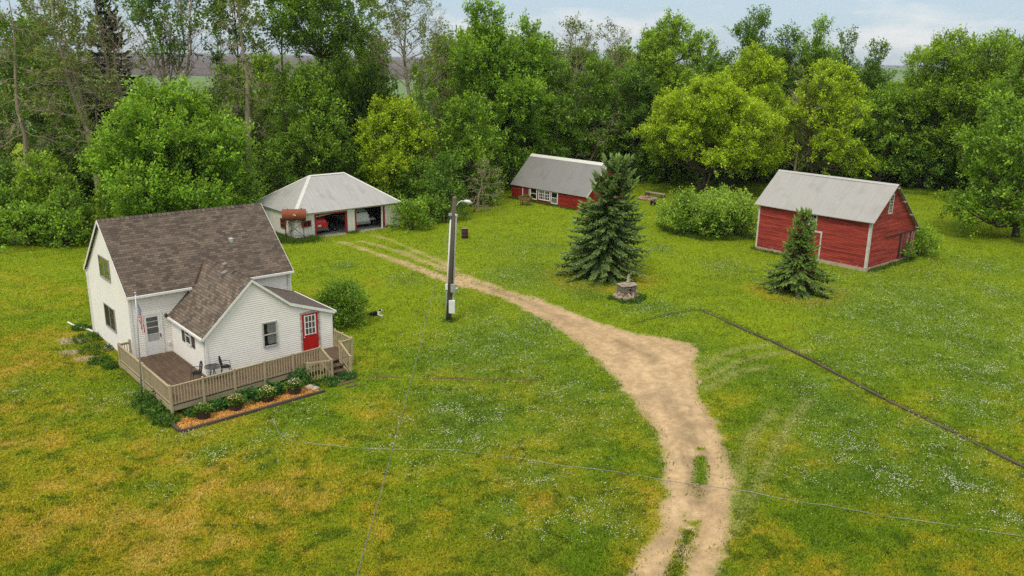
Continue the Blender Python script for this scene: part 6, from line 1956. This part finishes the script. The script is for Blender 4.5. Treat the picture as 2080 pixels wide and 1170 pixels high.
# ---- old stone flower pillar in the middle of the lawn
p = gz(1272, 606)
st_ = thing('stone_cairn', 'stacked flat stone pillar ringed with plants on the lawn before the large spruce', 'stone pillar', (p.x, p.y, 0), R(28))
mSlate = M('stacked_stone', (.30, .25, .19), (.15, .12, .09), 6, .9, .3, 20)
m = MB(); rr_ = random.Random(8)
for k in range(14):
    a = k * 2 * math.pi / 14; s_ = rr_.uniform(.15, .24); rock(m, (.68 * math.cos(a), .60 * math.sin(a), .14), (s_, s_ * .9, s_), 70 + k)
for k in range(9):
    a = k * 2 * math.pi / 9 + .3; s_ = rr_.uniform(.14, .2); rock(m, (.48 * math.cos(a), .44 * math.sin(a), .36), (s_, s_ * .9, s_ * .8), 90 + k)
m.build('base_rock', M('base_stone', (.40, .29, .20), (.24, .185, .135), 3, .9, .3, 16), st_)
m = MB()
for k in range(9):
    z_ = .34 + k * .062; w_ = .44 + .09 * rr_.random() + .016 * k
    for (x0, x1, y0, y1) in ((-w_, rr_.uniform(-.1, .1), -w_ * .8, w_ * .8), (rr_.uniform(-.02, .12), w_, -w_ * .8, w_ * .8)):
        m.obox(((x0 + x1) / 2, 0, z_), (abs(x1 - x0) - .02, (y1 - y0) * rr_.uniform(.9, 1.08), rr_.uniform(.035, .06)), rr_.uniform(-.22, .22), rr_.uniform(-.06, .06))
m.build('stone_course', mSlate, st_)
m = MB(); m.prism([(-.66, -.42, .93), (-.1, -.56, .93), (.62, -.38, .93), (.70, .20, .93), (.25, .52, .93), (-.55, .42, .93)], (0, 0, .06)); m.obox((-.12, -.05, 1.02), (.62, .50, .05), .5)
m.build('cap_slab', M('cap_stone', (.36, .29, .21), (.25, .20, .15), 4, .9, .2, 14), st_)
m = MB(); rock(m, (.16, .10, 1.10), (.15, .13, .08), 5); rock(m, (.18, .10, 1.22), (.12, .10, .10), 6); rock(m, (.16, .1, 1.34), (.10, .10, .09), 7); rock(m, (.2, .1, 1.46), (.11, .09, .08), 8); rock(m, (.17, .08, 1.56), (.07, .07, .06), 9)
m.build('topping_stone', mStone, st_)
for i, (dx, dy, R_, H_) in enumerate(((.75, -.35, .42, .38), (.95, .15, .35, .3), (-.85, -.15, .4, .2), (-.2, -.85, .5, .18), (.4, -.8, .4, .26))):
    plant('pillar_plant', ('bushy plant at the right front of the stone pillar', 'bushy plant right of the stone pillar', 'low plant left of the stone pillar', 'low plant in front of the stone pillar', 'plant before the stone pillar, right of centre')[i], 'plant', (p.x + dx, p.y + dy, 0), (460 + i, R_, H_, 70, .11, (.05, .13, .016), (.12, .21, .03), .5, 7), 'plants round the stone pillar')

# ---- timbers edging the sunken strip of lawn
def timber_row(pts, group, label, sz=.15, h=.10, seed=1, gap=.06):
    rr_ = random.Random(seed); P = [gz(*q) for q in pts]
    for a, b in zip(P[:-1], P[1:]):
        n_ = max(1, round((b - a).length / 2.4)); nrm_ = Vector((-(b - a).y, (b - a).x, 0)).normalized()
        for k in range(n_):
            q0 = a + (b - a) * (k / n_); q1 = a + (b - a) * ((k + 1) / n_)
            q0 = q0 + nrm_ * rr_.uniform(-.05, .05); q1 = q1 + nrm_ * rr_.uniform(-.05, .05)
            c = (q0 + q1) / 2; l_ = (q1 - q0).length - gap
            m = MB().box(-l_ / 2, l_ / 2, -sz / 2, sz / 2, -.03, h)
            o = m.build('edging_timber', mTimber, None, False, .015)
            o.location = (c.x, c.y, rr_.uniform(-.05, .015)); o.rotation_euler = (rr_.uniform(-.15, .15), rr_.uniform(-.012, .012), math.atan2((q1 - q0).y, (q1 - q0).x))
            tag(o, label, 'timber', group)
timber_row([(1296, 655), (1350, 641), (1390, 633)], 'timbers of the short edging left of the corner', 'weathered timber in the short edging row left of its corner', .16, .05, 2)
timber_row([(1424, 630), (1480, 656), (1560, 692), (1650, 734), (1720, 772), (1800, 813), (1880, 852), (1940, 882), (2000, 912), (2110, 966)], 'timbers of the long edging across the right lawn', 'dark timber in the long edging row across the right lawn', .13, .10, 3)
# grass leaning over the timbers
m = None
TUFTQ = gl([(1360, 1185), (1378, 1140), (1395, 1095), (1405, 1078)])
# ---- garden hose lying in the grass
hp = [gz(*q, .04) for q in ((556, 846), (558, 862), (566, 880), (585, 891), (640, 901), (700, 908), (780, 912), (900, 913), (1000, 922), (1100, 939), (1200, 951), (1300, 966), (1350, 975), (1430, 985), (1500, 996), (1600, 1013), (1700, 1031), (1800, 1047), (1900, 1062), (2000, 1078), (2110, 1093))]
hp2 = []
for a, b in zip(hp[:-1], hp[1:]):
    for k in range(4):
        q = a + (b - a) * k / 4; hp2.append(Vector((q.x, q.y + .03 * math.sin(q.x * 1.7), .035 + .018 * math.sin(q.x * 2.3) + .012 * math.sin(q.x * 5.1))))
tag(MB().tube(hp2, .009, 6).build('garden_hose', M('hose', (.36, .38, .35), (.25, .27, .25), .3, .6), None, True), 'thin pale hose trailing across the lawn and the driveway', 'hose')

# ---- dog
dog = None
def make_dog(loc, rz):
    # lying on its belly, head up; x forward
    V = [(-.30, 0, .13), (-.12, 0, .155), (.06, 0, .165), (.20, 0, .18), (.27, 0, .27), (.32, 0, .37), (.40, -.01, .37), (.47, -.015, .345),
         (.20, .10, .10), (.34, .11, .05), (.50, .10, .035), (.20, -.10, .10), (.34, -.11, .05), (.52, -.11, .035),
         (-.30, .12, .10), (-.12, .17, .07), (-.02, .17, .035), (-.30, -.12, .10), (-.12, -.18, .07), (-.02, -.18, .035), (-.40, .03, .09), (-.55, .10, .04), (-.66, .18, .03),
         (.33, .06, .43), (.335, .075, .47), (.33, -.07, .43), (.335, -.085, .47)]
    E = [(0, 1), (1, 2), (2, 3), (3, 4), (4, 5), (5, 6), (6, 7), (3, 8), (8, 9), (9, 10), (3, 11), (11, 12), (12, 13), (0, 14), (14, 15), (15, 16), (0, 17), (17, 18), (18, 19), (0, 20), (20, 21), (21, 22), (5, 23), (23, 24), (5, 25), (25, 26)]
    Rd = [.135, .14, .145, .13, .085, .085, .055, .035, .055, .04, .034, .055, .04, .034, .09, .055, .034, .09, .055, .034, .035, .025, .018, .03, .012, .03, .012]
    me = bpy.data.meshes.new('dog'); me.from_pydata(V, E, [])
    o = bpy.data.objects.new('dog', me); COL.objects.link(o)
    sk = o.modifiers.new('skin', 'SKIN'); 
    bm = bmesh.new(); bm.from_mesh(me); ly_ = bm.verts.layers.skin.verify()
    for v in bm.verts: v[ly_].radius = (Rd[v.index], Rd[v.index]); v[ly_].use_root = v.index == 2
    bm.to_mesh(me); bm.free()
    ss_ = o.modifiers.new('sub', 'SUBSURF'); ss_.levels = ss_.render_levels = 2
    g = G('dog_coat')
    sep = g.n('ShaderNodeSeparateXYZ', {0: g.coord('Object')}); x_, y_, z_ = sep.outputs
    nz = g.math('MULTIPLY', g.math('SUBTRACT', g.noise(g.coord('Object'), 7, 3), .5), .16)
    # white: chest and collar, forelegs, muzzle and blaze
    chest = g.math('MULTIPLY', g.math('GREATER_THAN', g.math('ADD', x_, nz), .16), g.math('LESS_THAN', g.math('ADD', z_, nz), .33))
    muz = g.math('GREATER_THAN', x_, .415)
    blaze = g.math('MULTIPLY', g.math('GREATER_THAN', x_, .30), g.math('LESS_THAN', g.math('ABSOLUTE', y_), .022))
    tipw = g.math('LESS_THAN', x_, -.60)
    wmask = g.math('MAXIMUM', g.math('MAXIMUM', chest, muz), g.math('MAXIMUM', blaze, tipw))
    c = g.mix(wmask, (.012, .012, .013), (.68, .64, .58))
    me.materials.append(g.end(g.bsdf(c, .8, 0, g.bump(g.noise(g.coord('Object'), 60, 2), .3, .01), .2)))
    o.location = loc; o.rotation_euler = (0, 0, rz); o.scale = (.95,) * 3
    return tag(o, 'black and white dog lying on the lawn right of the evergreen bush', 'dog')
p = gz(763, 641)
dog = make_dog((p.x, p.y, 0), R(-8))
dn = MB(); rock(dn, (.485, -.015, .352), (.018, .022, .018), 3, 1); dno = dn.build('nose', mBlackMetal, dog)
de = MB(); rock(de, (.385, .045, .405), (.012, .012, .012), 3, 1); rock(de, (.385, -.06, .405), (.012, .012, .012), 4, 1); de.build('eye', mBlackMetal, dog)

# ---- burn barrel, wheelbarrow, fire ring and log
p = gz(944, 484)
bb = thing('burn_barrel', 'rusty brown steel drum standing alone on the lawn right of the light pole', 'barrel', (p.x, p.y, 0))
MB().lathe([(.28, 0), (.29, .02), (.285, .26), (.30, .28), (.285, .30), (.285, .56), (.30, .58), (.285, .60), (.285, .84), (.295, .86), (.27, .86), (.265, .10), (.01, .09)], 22).build('drum', mRustDark, bb, True)
MB().tube([(-.30, 0, .9), (.30, .03, .9)], .015, 6).obox((0, .02, .88), (.5, .2, .02), .3).build('grate', mSteel, bb)
p = gz(1067, 417)
wb = thing('planter_cart', 'old wooden box cart planter on legs in front of the coop windows', 'cart', (p.x, p.y, 0), R(-20))
m = MB(); m.prism([(-.55, -.35, .55), (.55, -.35, .55), (.55, .35, .55), (-.55, .35, .55)], (0, 0, .03))
m.prism([(-.57, -.37, .56), (.57, -.37, .56), (.70, -.46, .92), (-.70, -.46, .92)], (0, .03, 0)); m.prism([(-.57, .34, .56), (.57, .34, .56), (.70, .43, .92), (-.70, .43, .92)], (0, .03, 0))
m.prism([(-.57, -.37, .56), (-.57, .37, .56), (-.70, .46, .92), (-.70, -.46, .92)], (.03, 0, 0)); m.prism([(.54, -.37, .56), (.54, .37, .56), (.67, .46, .92), (.67, -.46, .92)], (.03, 0, 0))
m.build('box', M('orange_wood', (.34, .17, .075), (.22, .105, .045), 5, .8), wb)
for sx in (-.42, .42):
    for sy in (-.28, .28): MB().beam((sx * 1.1, sy, 0), (sx, sy, .58), .06, .06).build('leg', mTimber, wb)
MB().beam((-.45, -.28, .25), (.45, -.28, .25), .04, .05).beam((-.45, .28, .25), (.45, .28, .25), .04, .05).build('brace', mTimber, wb)
V, F, C = leaf_patch(480, .55, .34, 80, .13, (.07, .15, .02), (.20, .24, .06), .5, 6, .5, .6); V[:, 2] += .80
np_obj('foliage', np_mesh('foliage', V, F, C), mLeaf, wb)
p0, p1 = gz(1311, 392, .3), gz(1351, 398, .3)
lg = thing('log_bench', 'long grey log resting on two stumps beyond the large spruce', 'log', ((p0.x + p1.x) / 2, (p0.y + p1.y) / 2, 0), math.atan2(p1.y - p0.y, p1.x - p0.x))
ll = (p1 - p0).length / 2
MB().tube([(-ll, 0, .42), (0, .03, .40), (ll, 0, .42)], [.17, .16, .14], 10).build('log', mBarkPale, lg, True)
for sx in (-1, 1): MB().lathe([(.30, 0), (.27, .12), (.26, .27), (.02, .28)], 10, (sx * ll * .8, 0, 0)).build('stump', mTimber, lg)
p = gz(1316, 405)
fr_ = thing('fire_ring', 'ring of reddish stones on the lawn beyond the large spruce', 'fire ring', (p.x, p.y, 0))
m = MB(); rr_ = random.Random(4)
for k in range(20):
    a = k * 2 * math.pi / 20; s_ = rr_.uniform(.16, .24); rock(m, (.95 * math.cos(a), .85 * math.sin(a), .12), (s_, s_, s_ * .9), 120 + k, 1)
m.build('stone', M('ring_stone', (.40, .23, .17), (.30, .23, .17), 1.5, .9, .3, 14), fr_)
MB().lathe([(.85, .01), (.4, .05), (.01, .06)], 16).build('ash', mVoid, fr_)
p = gz(1327, 417)
kt = thing('iron_kettle', 'dark round iron kettle on the lawn left of the lilac hedge', 'kettle', (p.x, p.y, 0))
MB().lathe([(.18, 0), (.33, .10), (.38, .28), (.34, .45), (.37, .49), (.31, .47), (.30, .2), (.02, .15)], 16).build('bowl', mBlackMetal, kt, True)
MB().tube([(-.36, 0, .46), (-.2, 0, .62), (.2, 0, .62), (.36, 0, .46)], .016, 6).build('handle', mBlackMetal, kt)

# ---- tall grass left by the mower along walls and trees
def fringe(name, label, pts, n, h, seed, w=.25):
    rs = np.random.RandomState(seed); P = np.array([(q[0], q[1]) for q in pts]); seg = np.linalg.norm(P[1:] - P[:-1], axis=1); cum = np.concatenate([[0], np.cumsum(seg)])
    s = rs.rand(n) * cum[-1]; k = np.clip(np.searchsorted(cum, s) - 1, 0, len(seg) - 1); f = (s - cum[k]) / seg[k]
    xy = P[k] + (P[k + 1] - P[k]) * f[:, None] + rs.randn(n, 2) * w * .5
    clump = .4 + 1.1 * fbm(xy[:, 0], xy[:, 1], .7, seed, 3)
    hh = h * clump * (.4 + .7 * rs.rand(n)); a = rs.rand(n) * 6.28; ww = .012 + .016 * rs.rand(n)
    A = np.stack([xy[:, 0] + np.cos(a) * ww, xy[:, 1] + np.sin(a) * ww, 0 * a], 1); B = np.stack([xy[:, 0] - np.cos(a) * ww, xy[:, 1] - np.sin(a) * ww, 0 * a], 1)
    T_ = np.stack([xy[:, 0] + rs.randn(n) * hh * .3, xy[:, 1] + rs.randn(n) * hh * .3, hh], 1)
    col = np.array((.06, .135, .012)) * (.6 + .8 * rs.rand(n))[:, None] + np.array((.04, .02, .005)) * rs.rand(n)[:, None]
    o = np_obj(name, np_mesh(name, np.stack([A, B, T_], 1).reshape(-1, 3), np.arange(3 * n).reshape(-1, 3), np.repeat(col, 3, 0)), mBlade)
    return tag(o, label, 'grass', kind='stuff')
def loc2(ox, oy, oa):
    c, s = math.cos(R(oa)), math.sin(R(oa)); return lambda u, v: (ox + u * c - v * s, oy + u * s + v * c)
gq, bq, cq, hq = loc2(GX, GY, GA), loc2(BX, BY, BA), loc2(CX, CY, CA), loc2(HX, HY, HA)
fringe('tall_grass', 'tall grass along the garage front and under the fuel tank', [gq(-.3, 6), gq(-.25, -.2), gq(1.8, -.35)], 2600, .34, 1, .5)
fringe('tall_grass', 'tall grass round the legs of the rusty fuel tank', [gq(-1.6, .6), gq(-.4, -.5), gq(1.3, -1.0)], 3600, .40, 2, 1.0)
fringe('tall_grass', 'tall grass at the white pier between the garage bays', [gq(5.0, -.25), gq(5.9, -.25)], 400, .35, 3, .35)
fringe('tall_grass', 'tall grass at the right end of the garage front', [gq(8.95, -.2), gq(10.7, -.3), gq(10.9, 3)], 900, .35, 4, .4)
fringe('tall_grass', 'tall grass along the foot of the red coop', [cq(-.2, -.2), cq(11.3, -.2), cq(11.5, 5)], 2600, .30, 5, .3)
fringe('tall_grass', 'tall grass along the foundation of the barn', [bq(-.3, 5), bq(-.2, -.2), bq(5.5, -.25)], 1500, .26, 6, .3)
fringe('tall_grass', 'tall grass along the gable end of the barn', [bq(9.9, .3), bq(9.95, 7.5)], 1600, .34, 7, .4)
fringe('tall_grass', 'tall grass at the rear wall of the white house', [hq(8.6, -.3), hq(8.7, 7.2)], 800, .35, 8, .35)
fringe('tall_grass', 'tall grass at the foot of the light pole', [(b0.x - .25, b0.y - .1), (b0.x + .3, b0.y - .05)], 260, .28, 9, .3)
fringe('tall_grass', 'uncut grass along the long edging timbers', [tuple(gz(px, py)[:2]) for px, py in ((1424, 628), (1480, 653), (1560, 689), (1650, 730), (1720, 768), (1800, 809), (1880, 848), (1940, 878), (2000, 908), (2110, 962))], 2600, .10, 10, .3)
fringe('tall_grass', 'uncut grass along the short edging timbers', [tuple(gz(px, py)[:2]) for px, py in ((1280, 660), (1296, 655), (1350, 641), (1390, 633), (1424, 629))], 500, .09, 11, .25)
fringe('drive_weeds', 'strip of grass tufts growing between the driveway wheel tracks', TUFTQ, 700, .11, 15, .30)
fringe('drive_weeds', 'scattered grass tufts in the driveway where the hose crosses', gl([(1412, 1010), (1420, 975), (1424, 925)]), 260, .09, 16, .42)
fringe('tall_grass', 'tall grass along the mown edge under the grove', [tuple(gz(px, py)[:2]) for px, py in ((-40, 500), (60, 494), (170, 484))], 1800, .5, 12, .8)
fringe('tall_grass', 'tall grass under the lilac hedge', [tuple(gz(px, py)[:2]) for px, py in ((1338, 455), (1360, 474), (1430, 488), (1500, 488), (1535, 482))], 1800, .4, 13, .5)
fringe('tall_grass', 'tall grass along the far lawn edge under the trees', [tuple(gz(px, py)[:2]) for px, py in ((1290, 380), (1420, 376), (1560, 380), (1700, 384), (1890, 396), (1980, 420), (2090, 470))], 3500, .6, 14, 1.2)

# ================================================================ AIR
hz_ = MB().box(-7200, 7200, -1700, 9200, -1.2, 75).build('haze', mVoid)
hz_.data.materials.clear()
g = G('haze_air')
vp = g.n('ShaderNodeVolumePrincipled', {'Color': (.86, .90, .93, 1), 'Density': HAZE, 'Anisotropy': .2})
g.t.links.new(vp.outputs[0], g.out.inputs['Volume'])
hz_.data.materials.append(g.m)
tag(hz_, 'pale summer haze over the fields', 'haze', kind='stuff')
